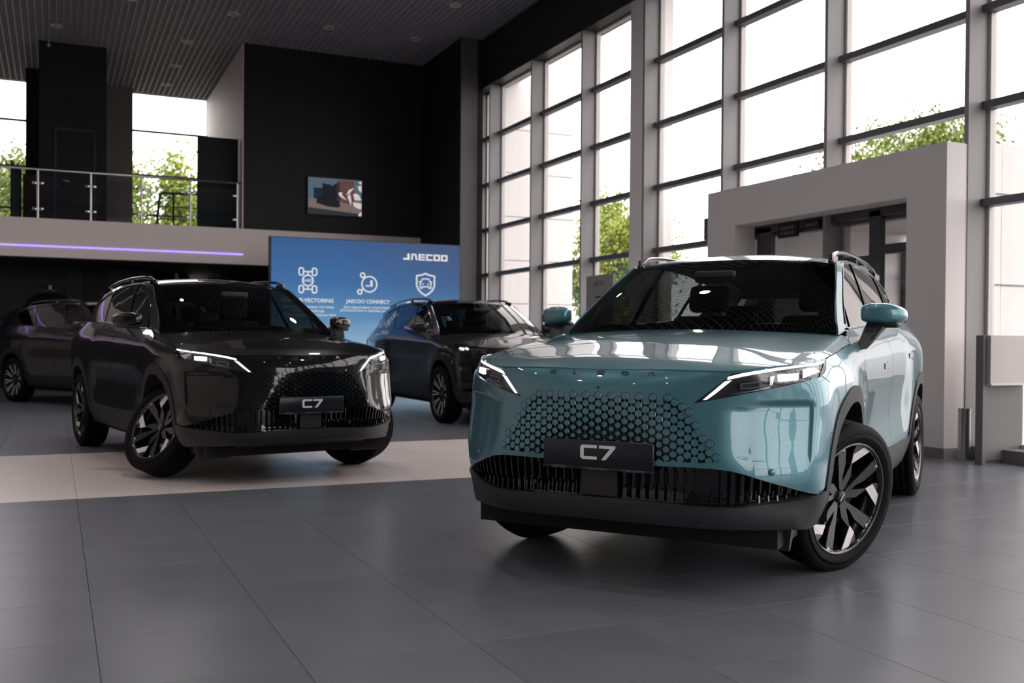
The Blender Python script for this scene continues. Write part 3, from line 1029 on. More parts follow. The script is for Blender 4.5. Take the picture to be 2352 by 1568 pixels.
def build_suv(kind, paint):
    c7 = kind == 'hex'
    name = 'suv'
    root = empty(name)
    M = body_surface(**C7)
    gx = np.array(GX)[::-1]; gy = np.array(GY)[::-1]
    G = grid_surface(gx, np.array(GZ), [[(x, gy[i][j], z) for j, z in enumerate(GZ)] for i, x in enumerate(gx)], up=np.array((0,1,0)))
    hy = np.r_[-np.array(HY)[:0:-1], HY]
    H = grid_surface(np.array(HX), hy, [[(x, y, HZ[i][abs(j-5)]) for j, y in enumerate(hy)] for i, x in enumerate(HX)], up=np.array((0,0,1)))
    ry = np.array([-.66,-.58,-.4,-.2,0,.2,.4,.58,.66])
    R = grid_surface(np.array(RX), ry, [[(x, y, RZ[i]-.052*(abs(y)/.6)**2.2) for y in ry] for i, x in enumerate(RX)], up=np.array((0,0,1)))
    # windscreen: u = -1..1 across, v = 0..1 upwards
    wu = np.array([-1,-.82,-.5,0,.5,.82,1])
    rows = [[(-.37,.765,1.140),(-.30,.63,1.142),(-.235,.385,1.140),(-.205,0,1.138)],
            [(-.705,.694,1.357),(-.655,.572,1.372),(-.605,.35,1.382),(-.585,0,1.386)],
            [(-1.062,.614,1.553),(-1.012,.505,1.564),(-.967,.31,1.571),(-.950,0,1.574)]]
    Wp = [[(p[0], -p[1], p[2]) for p in r]+[p for p in r[2::-1]] for r in rows]
    W = grid_surface(wu, np.array([0,.5,1.]), np.array(Wp).transpose(1,0,2), up=np.array((1,0,1)))
    sx = lambda x: s_of_x(M, x)
    # ---- outlines in (s, z)
    hoodline = [(0,.967),(.14,.9665),(.27,.964),(.40,.960),(.485,.957),(.566,.952)]
    hl_low = curve2([(.41,.826),(.539,.850),(.607,.864),(.756,.890),(.904,.919),(1.003,.940)], 16)
    hl_out = curve2([(1.003,.940),(1.045,.958),(1.082,.982),(1.14,1.006),(1.181,1.016)], 8)
    hl_up = curve2([(.566,.952),(.667,.976),(.766,.991),(.865,1.004),(1.0,1.013),(1.181,1.016)], 16)
    arF = arch_pts(M, .055, .462, .525, math.radians(10), math.radians(170), 30)     # front -> rear
    arFi = arch_pts(M, .045, .398, .448, math.radians(-14), math.radians(194), 34)
    arR = arch_pts(M, -2.745, .468, .525, math.radians(10), math.radians(170), 30)
    arRi = arch_pts(M, -2.735, .400, .442, math.radians(-14), math.radians(194), 34)
    bar = [(1.03,.452),(.985,.437),(.934,.446),(.875,.463),(.815,.481),(.766,.494),(.70,.514),(.642,.532),(.58,.547),(.51,.556),(.43,.559),(.33,.560),(.2,.559),(0,.558)]
    af = [p for p in arF if p[1] <= .872 and p[0] < 1.3]           # front half of the arch, upwards
    right = hoodline[1:]+hl_low[0:0]
    outline = []
    half = hoodline+[(.41,.826)]+hl_low[1:]+[(1.063,.911)]+[(s, z) for s, z in af[::-1]]+bar
    # half runs from the centre top round to the centre bottom
    full = half+[(-s, z) for s, z in half[-2:0:-1]]
    trap = [(0,.836),(.12,.836),(.24,.836),(.305,.834),(.335,.822),(.36,.798),(.385,.762),(.42,.712),(.455,.66),(.49,.612),(.505,.583),(.45,.580),(.3,.580),(.15,.579),(0,.578)]
    trapf = trap+[(-s, z) for s, z in trap[-2:0:-1]]
    def recess(V, P):
        # shallow pressed panel under the lamp, bounded by a rounded crease
        s = np.abs(V[:,0]); z = V[:,1]
        top = np.interp(s, [.44,.61,.835,.915], [.806,.826,.838,.838])
        a = np.clip((top-z)/.022, 0, 1)*np.clip((.955-s)/.03, 0, 1)*np.clip((s-.50)/.16, 0, 1)*np.clip((z-.50)/.12, 0, 1)
        a = a*a*(3-2*a)
        # crisp crease across the nose: the strip above it leans back
        zc = np.interp(s, [0,.2,.4,.5,.6], [.923,.9255,.934,.944,.956])
        return -.011*a-.20*np.clip(z-zc, 0, .06)
    pf = dict(m=paint, parent=root)
    if c7:
        cl = [(s, float(np.interp(s, [0,.2,.4,.5], [.923,.9255,.934,.944]))) for s in np.linspace(0, .50, 26)]
        cl2 = [(s, z+.0012) for s, z in cl]
        o = panel('front_bumper', M, full, [trapf], h=.020, lip=.012, offfn=recess, lines=[[(-s, z) for s, z in cl[:0:-1]]+cl, [(-s, z) for s, z in cl2[:0:-1]]+cl2], **pf)
    else:
        o = panel('front_bumper', M, full, [], h=.03, lip=.012, **pf)
    # ---- dark inner shell behind all gaps
    sh = [(-sx(-3.3), .30),(-1.0,.30),(0,.34),(1.0,.30),(sx(-3.3),.30)]
    zb = lambda x: float(np.interp(x, [-3.4,-2.9,-2.28,-1.5,-.85,-.56,-.35,-.2,.0,.38], [1.245,1.245,1.232,1.19,1.163,1.152,1.12,1.075,1.06,1.012]))
    # ---- fender, doors, quarter
    xF, xB = -.405, -1.475
    ftop = [(sx(x), zb(x)) for x in (.378,.25,.1,-.05,-.2,-.3,xF+.004)]
    fen = ftop+[(sx(xF+.004), .60)]+[p for p in arF[::-1] if sx(xF) > p[0]+.012 and p[1] >= .48]
    fen = [q for q in fen if not (q[0] < 1.112 and q[1] < .868)]
    fen = [q for q in fen if q[1] > .5]
    fen += [(1.066,.914),(1.006,.943)]+hl_out[1:-1]
    panel('fender', M, fen, h=.03, both=True, **pf)
    dl = [(sx(xF), .468)]
    dF = [(sx(xF), .47)]+[(sx(x), .466) for x in (-.7,-1.0,-1.3)]+[(sx(xB), .462)]+[(sx(xB), zb(xB))]+[(sx(x), zb(x)) for x in (-1.2,-.85,-.7,-.56,-.48)]+[(sx(xF), zb(xF))]
    doorF = panel('front_door', M, dF, h=.04, both=True, **pf)
    rr_ = [p for p in arR if p[0] < sx(-2.45)][::1]
    rr_ = [p for p in rr_ if p[1] > .5]
    dR = [(sx(xB)+.006, .462)]+[(sx(x), .458) for x in (-1.8,-2.0)]+[(sx(-2.17), .452)]+rr_+[(sx(-2.44), .95),(sx(-2.42), 1.1),(sx(-2.36), zb(-2.36))]+[(sx(x), zb(x)) for x in (-2.28,-2.0,-1.75)]+[(sx(xB)+.006, zb(xB))]
    doorR = panel('rear_door', M, dR, h=.04, both=True, **pf)
    rq = [p for p in arR if p[0] >= sx(-2.45)]
    qp = [(sx(-2.365), zb(-2.36)),(sx(-2.425),1.1),(sx(-2.445),.95)]+[rq[0]]+rq[1:]+[(sx(-3.22),.50),(sx(-3.30),.50),(sx(-3.30),.80),(sx(-3.34),.95),(sx(-3.38),1.18),(sx(-3.34),1.245)]+[(sx(x), zb(x)) for x in (-3.2,-2.9,-2.6)]
    panel('rear_quarter', M, qp, h=.04, both=True, **pf)
    s1 = M.s[-1]
    rb = [(sx(-3.31),.52),(sx(-3.31),.80),(s1,.80),(s1,.52)]
    panel('rear_bumper', M, rb, h=.05, both=True, m='cladding', parent=root)
    panel('tailgate', M, [(sx(-3.39),.81),(s1,.81),(s1,1.245),(sx(-3.39),1.245)], h=.05, both=True, **pf)
    panel('tail_lamp', M, [(sx(-3.33),.96),(sx(-3.40),.96),(sx(-3.40)+.3,.98),(sx(-3.40)+.3,1.07),(sx(-3.33),1.08)], h=.04, off=.008, both=True, m='tail_red', parent=root)
    # ---- matt cladding: arches, sills, lower lip
    def ring(ou, inn, z0):
        a = [p for p in ou if p[1] >= z0]; b = [p for p in inn if p[1] >= z0-.04]
        return a+b[::-1]
    ouF = arch_pts(M, .055, .462, .525, math.radians(2), math.radians(176), 34)
    ouR = arch_pts(M, -2.745, .468, .525, math.radians(4), math.radians(176), 34)
    inF = arch_pts(M, .045, .398, .448, math.radians(-6), math.radians(184), 36)
    inR = arch_pts(M, -2.735, .400, .442, math.radians(-6), math.radians(184), 36)
    panel('wheel_arch_trim', M, ouF+inF[::-1], h=.025, off=.006, lip=.06, both=True, m='cladding', parent=root)
    panel('wheel_arch_trim', M, ouR+inR[::-1], h=.025, off=.006, lip=.06, both=True, m='cladding', parent=root)
    sill = [(sx(-.33),.285),(sx(-2.33),.285),(sx(-2.30),.36),(sx(-2.25),.47),(sx(-2.15),.455),(sx(-1.5),.462),(sx(-.7),.467),(sx(-.45),.475),(sx(-.40),.50),(sx(-.35),.40)]
    panel('sill_trim', M, sill, h=.04, off=.007, lip=.03, both=True, m='cladding', parent=root)
    rsk = [(sx(-3.14),.285),(s1,.30),(s1,.52),(sx(-3.31),.52),(sx(-3.2),.50),(sx(-3.13),.40)]
    panel('rear_skirt', M, rsk, h=.05, off=.006, both=True, m='cladding', parent=root)
    liph = [(0,.409),(.15,.410),(.25,.409),(.41,.398),(.52,.394),(.618,.396),(.677,.404),(.74,.410),(.806,.417),(.87,.424),(.934,.432),(.985,.436),(1.03,.45)]
    liph += [(s, z) for s, z in ouF if z < .45 and s < 1.3][::-1]+[(1.04,.335),(1.02,.30),(.964,.287),(.815,.298),(.608,.306),(.25,.318),(0,.320)]
    lipf = liph+[(-s, z) for s, z in liph[-2:0:-1]]
    panel('bumper_lip', M, lipf, h=.03, off=.012, lip=.05, m='satin_black', parent=root)
    # ---- lower grille with upright fins
    lgh = bar[1:][::-1]
    low = [(s, z+.012) for s, z in lgh]+[(.985,.425)]+[(s, z-.012) for s, z in liph[0:12]][::-1]
    low = low+[(-s, z) for s, z in low[-2:0:-1]]
    low = [q for i, q in enumerate(low) if i == 0 or q != low[i-1]]
    lg = panel('lower_grille', M, low, h=.03, off=-.045, lip=0, m='gloss_black', parent=root)
    zt = lambda s: float(np.interp(abs(s), [p[0] for p in lgh], [p[1] for p in lgh]))
    zl = lambda s: float(np.interp(abs(s), [p[0] for p in liph[:12]], [p[1] for p in liph[:12]]))
    fins = [i for i in range(-22, 23)]
    fin_cache = {}
    for i in fins:
        s = i*.0415
        if abs(s) < .085: continue
        a, b = zt(s)-.002, zl(s)+.004
        if a-b < .02: continue
        hh = round((a-b)/.01)*.01
        if hh not in fin_cache:
            e = .0035
            mb = MB()
            # slim blade with a hooked foot: outline in (depth, height)
            prof = [(-.004,hh/2),(-.004,-hh*.10),(-.012,-hh*.2),(-.004,-hh/2),(-.030,-hh/2),(-.036,hh/2)]
            mb.prism(prof, lambda d, z, t: (t, z, d), -e, e)
            if hh > .06:
                mb.prism([(-e,hh*.45),(.012,hh*.30),(.012,-hh*.05),(-e,-hh*.2)], lambda x, z, t: (x, z, t), -.034, -.030)
            fin_cache[hh] = mb.mesh('grille_fin', 'gloss_black')
        place(link_mesh('grille_fin', fin_cache[hh], None, lg), M, s, (a+b)/2, 0)
    flat_on(M, [[(-.085,.548),(.085,.548),(.085,.418),(-.085,.418)]], -.012, .03).build('radar_cover', 'satin_black', lg)
    for s in (-.325,.325):
        mb = MB().lathe([(.001,.004),(.006,.004),(.0065,.008),(.010,.008),(.011,.0),(.011,-.03)], lambda r, t, a: (r*math.cos(t), r*math.sin(t), a), 18)
        place(mb.build('parking_sensor', 'satin_black', lg), M, s, .448, -.004)
    for s in (-.758,.758):
        mb = MB().lathe([(.001,.002),(.011,.002),(.0125,-.002)], lambda r, t, a: (r*math.cos(t), r*math.sin(t), a), 20)
        place(mb.build('parking_sensor', paint, root), M, s, .541, .0)
        mb = MB().lathe([(.0128,-.0005),(.0142,.0012),(.0158,-.001)], lambda r, t, a: (r*math.cos(t), r*math.sin(t), a), 20)
        place(mb.build('sensor_ring', paint, root), M, s, .541, .0)
    # ---- hexagon grille
    if c7:
        gr = panel('grille', M, trapf, h=.03, off=-.020, lip=0, m='gloss_black', parent=root)
        hexm = MB()
        hp = [(math.sin(k*PI/3), math.cos(k*PI/3)) for k in range(6)]
        top_ = [(a*.90, b*.90, .0) for a, b in hp]; mid_ = [(a, b, -.0015) for a, b in hp]; bot_ = [(a*.98, b*.98, -.012) for a, b in hp]
        hexm.add(top_+mid_+bot_, [(5,4,3,2,1,0)]+[(k,(k+1)%6,6+(k+1)%6,6+k) for k in range(6)]+[(6+k,6+(k+1)%6,12+(k+1)%6,12+k) for k in range(6)])
        hm = hexm.mesh('grille_hexagon', paint)
        outl = []
        links = []
        dz, ds = .0362, .0303
        for i in range(-18, 19):
            for j in range(0, 9):
                s = i*ds; z = .851-.004*(abs(s)/.3)**2-(j+(.5 if i % 2 else 0))*dz
                edge = float(np.interp(z, [.57,.612,.66,.712,.762,.798,.822,.836,.87], [.545,.522,.487,.452,.417,.392,.36,.325,.318]))
                if abs(s) > edge or z < .574 or z > .853: continue
                d = math.hypot(s/.48, (z-.585)/.25)
                k = min(1, max(0, (d-.10)/.86)); k = k*k*(3-2*k)
                r = .0075+(.0172-.0075)*k
                brd = abs(s) > edge-.034 or z > .832
                ho = link_mesh('grille_hexagon', hm, None, gr)
                place(ho, M, s, z, .0015 if brd else -.003, r)
                if brd:
                    o6 = [(s+a*(r+.0020), z+b*(r+.0020)) for a, b in hp]
                    i6 = [(s+a*(r+.0000), z+b*(r+.0000)) for a, b in hp]
                    for q in range(6):
                        outl.append([o6[q], o6[(q+1)%6], i6[(q+1)%6], i6[q]])
                for (a, b) in ((ds, dz/2), (ds, -dz/2), (0, dz)):
                    if abs(s+a) < edge-.01 and .58 < z+b < .84:
                        nx, ny = -b/.036*.0011, a/.036*.0011
                        links.append([(s+nx, z+ny), (s+a+nx, z+b+ny), (s+a-nx, z+b-ny), (s-nx, z-ny)])
        tag(flat_on(M, outl, .0009, .0006).build('hexagon_outline', 'gloss_black', gr, fix=False), kind='stuff')
        tag(flat_on(M, links, -.012, .003).build('grille_web', 'gloss_black', gr, fix=False), kind='stuff')
        # etched little hexagons on the pressed corner panel
        et = []
        for i in range(0, 15):
            for j in range(0, 7):
                s = .50+i*.030+(j % 2)*.015; z = .800-j*.026+(s-.5)*.02
                if s > .93 or z < .60+(.93-s)*.42 or z > .81: continue
                r = .0035+.010*((s-.5)/.43)**1.5*max(.3, 1-(.8-z)/.25)
                for q in range(6):
                    a0, b0 = hp[q]; a1, b1 = hp[(q+1)%6]
                    for sg in (1, -1):
                        et.append([(sg*(s+a0*r), z+b0*r), (sg*(s+a1*r), z+b1*r), (sg*(s+a1*(r-.0009)), z+b1*(r-.0009)), (sg*(s+a0*(r-.0009)), z+b0*(r-.0009))])
        off = lambda: None
        mb = MB()
        for poly in et:
            a = np.array(poly); P = M.pos(a[:,0], a[:,1]); N = M.nrm(a[:,0], a[:,1])
            P = P+N*(recess(a, P)+.0004)[:,None]
            mb.add(P.tolist(), [(0,1,2,3)])
        tag(mb.build('etched_hexagons', 'etch_'+paint, root), kind='stuff')
        # letters on the nose
        for (s, g) in zip((-.236,-.118,.0,.112,.228), car_letters()):
            L = MB()
            for q in g:
                L.prism([(a*.030, b*.022) for a, b in q], lambda a, b, d: (a, b, d), -.001, .003)
            place(L.build('nose_letter', 'chrome', root), M, s, .9465, -.0025)
        place(MB().lathe([(.001,.003),(.004,.003),(.006,.001),(.007,-.004)], lambda r, t, a: (r*math.cos(t), r*math.sin(t), a), 16).build('front_camera', 'gloss_black', root), M, 0, .884, 0)
        # number plate
        px_, pz = .972, .5925
        pl = MB().rbox(px_-.016, px_, -.258, .258, pz-.0625, pz+.0625, .007).build('number_plate', 'plate_navy', root)
        MB().rbox(px_-.014, px_+.0035, -.262, .262, pz-.066, pz-.056, .003).build('plate_frame', 'plate_navy', pl)
        mb = MB()
        f = lambda a, b, d: (px_+d, a, pz+.010+b)
        for g in c7_glyphs():
            mb.prism(g, f, -.001, .0012)
        mb.build('plate_lettering', 'print_white', pl)
        for body, yy, size, mm in (('ОМОDΛ', -.178, .0185, 'print_grey'), ('ПРЕМИУМ ПАРК Н', .0, .0125, 'print_grey'), ('+7 (383) 200-36-00', .168, .0125, 'print_grey')):
            me = text_mesh('plate_lettering', body, size, mm)
            t = link_mesh('plate_lettering', me, None, pl)
            t.matrix_local = Matrix(((0,0,1,px_+.0042),(1,0,0,yy),(0,1,0,pz-.0645),(0,0,0,1)))
            if yy == -.178: t.location.z += -.0005
    else:
        # upright bar grille and square lamps
        gb = panel('grille', M, [(-.40,.90),(.40,.90),(.44,.60),(-.44,.60)], h=.05, off=.004, lip=.01, m='gloss_black', parent=root)
        bm_ = MB().box(-.008,.008,-.14,.14,-.006,.010).mesh('grille_bar', 'lamp_chrome')
        for i in range(-6, 7):
            place(link_mesh('grille_bar', bm_, None, gb), M, i*.062, .75, .006)
        for sg in (-1, 1):
            fo = flat_on(M, [[(sg*.60,.74),(sg*.80,.74),(sg*.83,.52),(sg*.62,.52)][::sg]], .006, .01).build('fog_recess', 'gloss_black', root)
    # ---- head lamps
    lens = [(.41,.826)]+hl_up+hl_out[::-1][1:]+hl_low[::-1][1:-1]
    for sg in (1, -1):
        lamp = panel('headlamp', M, lens, h=.03, off=-.024, lip=0, m='lamp_housing', parent=root, mirror=sg < 0)
        panel('lamp_lens', M, lens, h=.03, off=-.002, lip=.006, m='lamp_glass', parent=lamp, mirror=sg < 0)
        shr = lambda poly: [(sg*s, z) for s, z in poly][::sg]
        if c7:
            edge_o = lens
            def band(pts, w):
                up_ = [(s, z) for s, z in pts]; lo_ = [(s+w[0], z+w[1]) for s, z in pts]
                return [up_+lo_[::-1]]
            d1 = [(.552,.938),(.61,.953),(.667,.9635),(.766,.979),(.865,.990),(.94,.9965),(.990,.9995)]
            d1b = [(.984,.990),(.94,.9868),(.865,.9795),(.766,.967),(.667,.950),(.61,.9385),(.548,.925)]
            d2 = [(1.0,1.000),(1.06,1.006),(1.13,1.0095),(1.10,.9995),(1.05,.996),(.994,.991)]
            d3 = [(.449,.841),(.538,.918),(.568,.9235),(.50,.868),(.466,.8425)]
            quads = []
            n = len(d1)
            for k in range(n-1):
                quads.append([d1[k], d1[k+1], d1b[n-2-k], d1b[n-1-k]])
            flat_on(M, [shr(q) for q in quads], -.005, .004).build('daytime_light', 'drl_white', lamp)
            flat_on(M, [shr(d2)], -.005, .004).build('daytime_light', 'drl_white', lamp)
            flat_on(M, [shr(d3)], -.005, .004).build('daytime_light', 'drl_white', lamp)
            flat_on(M, [shr([(.778,.951),(.873,.9555),(.873,.925),(.782,.918)])], -.008, .014).build('projector', 'lamp_white', lamp)
            mo = flat_on(M, [shr([(.606,.910),(.70,.918),(.698,.892),(.606,.884)])], -.012, .012).build('projector', 'lamp_chrome', lamp)
            flat_on(M, [shr([(.614,.906),(.692,.913),(.690,.896),(.614,.889)])], -.0115, .003).build('projector_window', 'lamp_housing', lamp)
            flat_on(M, [shr([(.74,.94),(.76,.945),(.752,.905),(.738,.90)])], -.012, .012).build('reflector', 'lamp_chrome', lamp)
            flat_on(M, [shr([(.56,.866),(.69,.889),(.74,.897),(.74,.890),(.60,.866)])], -.012, .006).build('reflector', 'lamp_chrome', lamp)
            flat_on(M, [shr([(.90,.975),(.98,.985),(1.03,.965),(.96,.938),(.90,.935)])], -.014, .006).build('reflector', 'lamp_chrome', lamp)
        else:
            for (a, b, mm) in ((.62,.70,'lamp_chrome'),(.74,.82,'lamp_chrome')):
                flat_on(M, [shr([(a,.925),(b,.93),(b,.898),(a,.893)])], -.008, .01).build('projector', mm, lamp)
            flat_on(M, [shr([(.90,.962),(.975,.972),(.99,.955),(.93,.935)])], -.006, .01).build('daytime_light', 'drl_white', lamp)
            flat_on(M, [shr([(.855,.965),(.885,.97),(.885,.945),(.855,.94)])], -.006, .01).build('projector', 'lamp_white', lamp)
    # ---- bonnet
    fr = [(M.pos(s, z)[0][0]-.004, M.pos(s, z)[0][1]) for s, z in hoodline]
    up_ = [(M.pos(s, z)[0][0], M.pos(s, z)[0][1]) for s, z in hl_up[1:]]
    sd = [(M.pos(sx(x), zb(x))[0][0], M.pos(sx(x), zb(x))[0][1]-.004) for x in (.30,.2,.1,0,-.1,-.2,-.3)]
    ho = fr+up_[1:]+sd+[(-.40,.805),(-.415,.765),(-.385,.68),(-.335,.52),(-.29,.36),(-.265,.18),(-.26,0)]
    ho = [q for i, q in enumerate(ho) if i == 0 or math.dist(q, ho[i-1]) > .006]
    hoodpoly = ho+[(x, -y) for x, y in ho[-2:0:-1]]
    def hoodfit(V, P):
        # meet the nose, the lamps and the wings exactly: blend the crown to the measured edge heights
        return np.zeros(len(V))
    panel('bonnet', H, hoodpoly, h=.03, lip=.012, **pf)
    # ---- roof, pillars, glass
    red = lambda x: float(np.interp(x, [-3.55,-3.3,-2.8,-2.3,-1.8,-1.5,-1.3,-1.06], [1.462,1.503,1.566,1.597,1.603,1.596,1.582,1.553]))
    yr = lambda x: float(G.pos(x, red(x))[0][1])
    rp = [(-.952,0),(-.960,.2),(-.980,.38),(-1.022,.53),(-1.062,.606)]+[(x, yr(x)-.002) for x in (-1.3,-1.5,-1.8,-2.3,-2.8,-3.2,-3.45)]+[(-3.50,.3),(-3.52,0)]
    panel('roof', R, rp+[(x, -y) for x, y in rp[-2:0:-1]], h=.05, lip=.01, **pf)
    wse = [(-.36,1.125),(-.45,1.205),(-.6,1.300),(-.705,1.360),(-.85,1.440),(-.96,1.500),(-1.062,1.556)]
    roofe = [(x, red(x)) for x in (-1.2,-1.3,-1.5,-1.8,-2.1,-2.4,-2.8,-3.15,-3.45)]
    belt = [(x, zb(x)-.004) for x in (-.45,-.56,-.7,-.85,-1.2,-1.5,-1.9,-2.28,-2.6,-2.9,-3.2)]
    gs = wse+roofe+[(-3.42,1.36),(-3.36,1.24)]+belt[::-1]
    dlo_b = [(x, zb(x)+.014) for x in (-.60,-.85,-1.2,-1.5,-1.9,-2.28,-2.62)]
    dlo = dlo_b[::-1]+[(-.66,1.225),(-.80,1.315),(-1.0,1.430),(-1.15,1.512),(-1.25,1.550),(-1.36,1.566),(-1.55,1.577),(-1.75,1.579),(-2.1,1.571),(-2.5,1.544),(-2.85,1.495),(-3.02,1.455),(-3.05,1.43),(-2.9,1.36),(-2.76,1.285)]
    panel('side_frame', G, gs, [dlo], h=.04, lip=.012, both=True, **pf)
    # black glossy band round the side windows and the two pillars
    inner = [(x+(.012 if x < -2.6 else (-.012 if x > -1.2 else 0)), z) for x, z in dlo]
    def cut(x_b, x_t, w):
        zb_ = zb(x_b)+.016
        zt_ = float(np.interp(x_t, [-3.02,-2.85,-2.5,-2.1,-1.75,-1.55,-1.36], [1.455,1.495,1.544,1.571,1.579,1.577,1.566]))
        return [(x_b-w, zb_),(x_b+w, zb_),(x_t+w, zt_),(x_t-w, zt_)]
    for (xb, xt, w) in ((-1.415,-1.60,.030),(-2.30,-2.50,.022)):
        panel('window_pillar', G, cut(xb, xt, w), h=.05, off=.001, both=True, m='gloss_black', parent=root)
    panel('window_pillar', G, [(-.735,zb(-.73)+.016),(-.757,zb(-.75)+.016),(-.80,1.312),(-.785,1.305)], h=.05, off=.001, both=True, m='gloss_black', parent=root)
    zt = lambda x: float(np.interp(x, [-3.02,-2.85,-2.5,-2.1,-1.75,-1.55,-1.36,-1.25], [1.455,1.495,1.544,1.571,1.579,1.577,1.566,1.550]))
    w1 = [(x, zb(x)+.014) for x in (-1.42,-1.2,-.85,-.60)]+[(-.66,1.225),(-.80,1.315),(-1.0,1.430),(-1.15,1.512),(-1.25,1.550),(-1.36,1.566),(-1.60,zt(-1.6))]
    w2 = [(x, zb(x)+.014) for x in (-2.30,-1.9,-1.5,-1.42)]+[(-1.60,zt(-1.6)),(-1.75,zt(-1.75)),(-2.1,zt(-2.1)),(-2.50,zt(-2.5))]
    w3 = [(-2.62,zb(-2.62)+.014),(-2.30,zb(-2.3)+.014),(-2.50,zt(-2.5)),(-2.85,1.495),(-3.02,1.455),(-3.05,1.43),(-2.9,1.36),(-2.76,1.285)]
    panel('front_door_glass', G, w1, h=.06, off=-.005, lip=0, both=True, m='side_glass', parent=root)
    panel('rear_door_glass', G, w2, h=.06, off=-.005, lip=0, both=True, m='side_glass', parent=root)
    panel('quarter_glass', G, w3, h=.06, off=-.005, lip=0, both=True, m='side_glass', parent=root)
    # slim bright-edged moulding along the belt
    for sg in (1, -1):
        MB().tube([tuple(G.pos(x, zb(x)+.006)[0]*np.array((1,sg,1))+np.array((0,sg*.003,0))) for x in np.linspace(-.6,-2.66,24)], .0055, 8).build('belt_moulding', 'gloss_black', root)
        top_l = [tuple(G.pos(x, z+.004)[0]*np.array((1,sg,1))+np.array((0,sg*.002,0))) for x, z in curve2([(-.62,1.185),(-.80,1.318),(-1.0,1.433),(-1.15,1.515),(-1.26,1.553),(-1.4,1.571),(-1.75,1.581),(-2.1,1.573),(-2.5,1.546),(-2.85,1.497),(-3.03,1.455)], 40)]
        MB().tube(top_l, .0045, 8).build('window_moulding', 'gloss_black', root)
    ws = panel('windscreen', W, [(-1,.0),(1,.0),(1,1),(-1,1)], h=.09, off=.0, lip=0, m='windshield_glass', parent=root)
    ringo = [(-.995,.0),(.995,.0),(.995,.995),(-.995,.995)]
    ringi = [(-.84,.09),(.84,.09),(.90,.30),(.905,.80),(.86,.93),(.20,.94),(.16,.86),(-.16,.86),(-.20,.94),(-.86,.93),(-.905,.80),(-.90,.30)]
    panel('windscreen_border', W, ringo, [ringi], h=.09, off=-.006, lip=0, m='gloss_black', parent=root)
    # ---- rear window and tail
    rearw = MB()
    yR = yr(-3.45)
    rearw.add([(-3.50,-yR*.95,1.455),(-3.50,yR*.95,1.455),(-3.53,.66,1.25),(-3.53,-.66,1.25)], [(0,1,2,3)])
    rearw.build('rear_window', 'side_glass', root)
    MB().hexa([(-3.40,-yR,1.45),(-3.40,yR,1.45),(-3.62,yR*.9,1.46),(-3.62,-yR*.9,1.46),(-3.40,-yR,1.50),(-3.40,yR,1.50),(-3.63,yR*.9,1.482),(-3.63,-yR*.9,1.482)]).build('spoiler', paint, root)
    # ---- roof rails
    for sg in (1, -1):
        pts = []
        for t in np.linspace(0, 1, 26):
            x = -1.07-1.95*t
            rise = .038*min(1, max(0, min(t/.10, (1-t)/.16)))**.6
            z = float(np.interp(x, RX, RZ))-.046+.004+rise
            pts.append((x, sg*(.592-.02*max(0, (t-.6))), z))
        rl = MB().tube(pts, .0135, 8).build('roof_rail', 'gloss_black', root)
        for x, w_ in ((-1.17,.09),(-1.95,.03),(-2.86,.11)):
            z = float(np.interp(x, RX, RZ))-.05
            MB().box(x-w_, x+w_, sg*.592-.010, sg*.592+.010, z-.005, z+.034).build('rail_foot', 'gloss_black', rl)
    # ---- mirrors
    for sg in (1, -1):
        mr = empty('mirror', (0,0,0), 0, root)
        bm = bmesh.new()
        bmesh.ops.create_uvsphere(bm, u_segments=28, v_segments=18, radius=1)
        for v in bm.verts:
            x, y, z = v.co
            sq = lambda a, p: math.copysign(abs(a)**p, a)
            yy = sq(y, .62); zz = sq(z, .50); xx = sq(x, .7)
            tap = 1-.34*max(0, yy)**2.2               # tapers to the tip
            zc = .5*(.012*yy)
            X = -.615-.035*yy+(.085 if x > 0 else .045)*xx*(tap*.5+.5)
            Y = .955+.112*yy
            Z = 1.240+.056*zz*tap-.008*max(0, yy)
            v.co = (X, sg*Y, Z)
        if sg < 0: bmesh.ops.reverse_faces(bm, faces=bm.faces[:])
        me = bpy.data.meshes.new('mirror_shell')
        bm.to_mesh(me); bm.free()
        me.polygons.foreach_set('use_smooth', [True]*len(me.polygons))
        me.materials.append(MAT[paint])
        link_mesh('mirror_shell', me, None, mr)
        # dark underside cup, arm and indicator line
        MB().rbox(-.70,-.565,min(sg*.87,sg*1.02),max(sg*.87,sg*1.03),1.166,1.205,.016).build('mirror_base', 'satin_black', mr)
        arm = MB()
        arm.hexa([(-.38,sg*.845,1.045),(-.38,sg*.905,1.055),(-.58,sg*.905,1.085),(-.58,sg*.845,1.085),
                  (-.555,sg*.872,1.18),(-.555,sg*.965,1.18),(-.69,sg*.965,1.18),(-.69,sg*.872,1.18)])
        arm.build('mirror_arm', 'satin_black', mr)
        MB().tube([(-.548,sg*.945,1.216),(-.566,sg*1.0,1.216),(-.602,sg*1.042,1.216),(-.64,sg*1.056,1.217)], .006, 8).build('indicator', 'lamp_chrome', mr)
    # ---- door handles (flush) and fuel-flap sized details
    for sg in (1, -1):
        for x0, z0 in ((-1.20,.955),(-2.24,1.005)):
            hd = flat_on(M, [[(sx(x0)-.075, z0-.020),(sx(x0)+.075, z0-.014),(sx(x0)+.075, z0+.020),(sx(x0)-.075, z0+.014)]], .0045, .006)
            if sg < 0:
                hd.v = [(x, -y, z) for x, y, z in hd.v]
            hobj = hd.build('door_handle', paint, root)
            pk = flat_on(M, [[(sx(x0)+.03, z0-.026),(sx(x0)+.085, z0-.022),(sx(x0)+.085, z0+.026),(sx(x0)+.03, z0+.024)]], .0012, .002)
            if sg < 0:
                pk.v = [(x, -y, z) for x, y, z in pk.v]
            pk.build('handle_pocket', 'gloss_black', hobj)
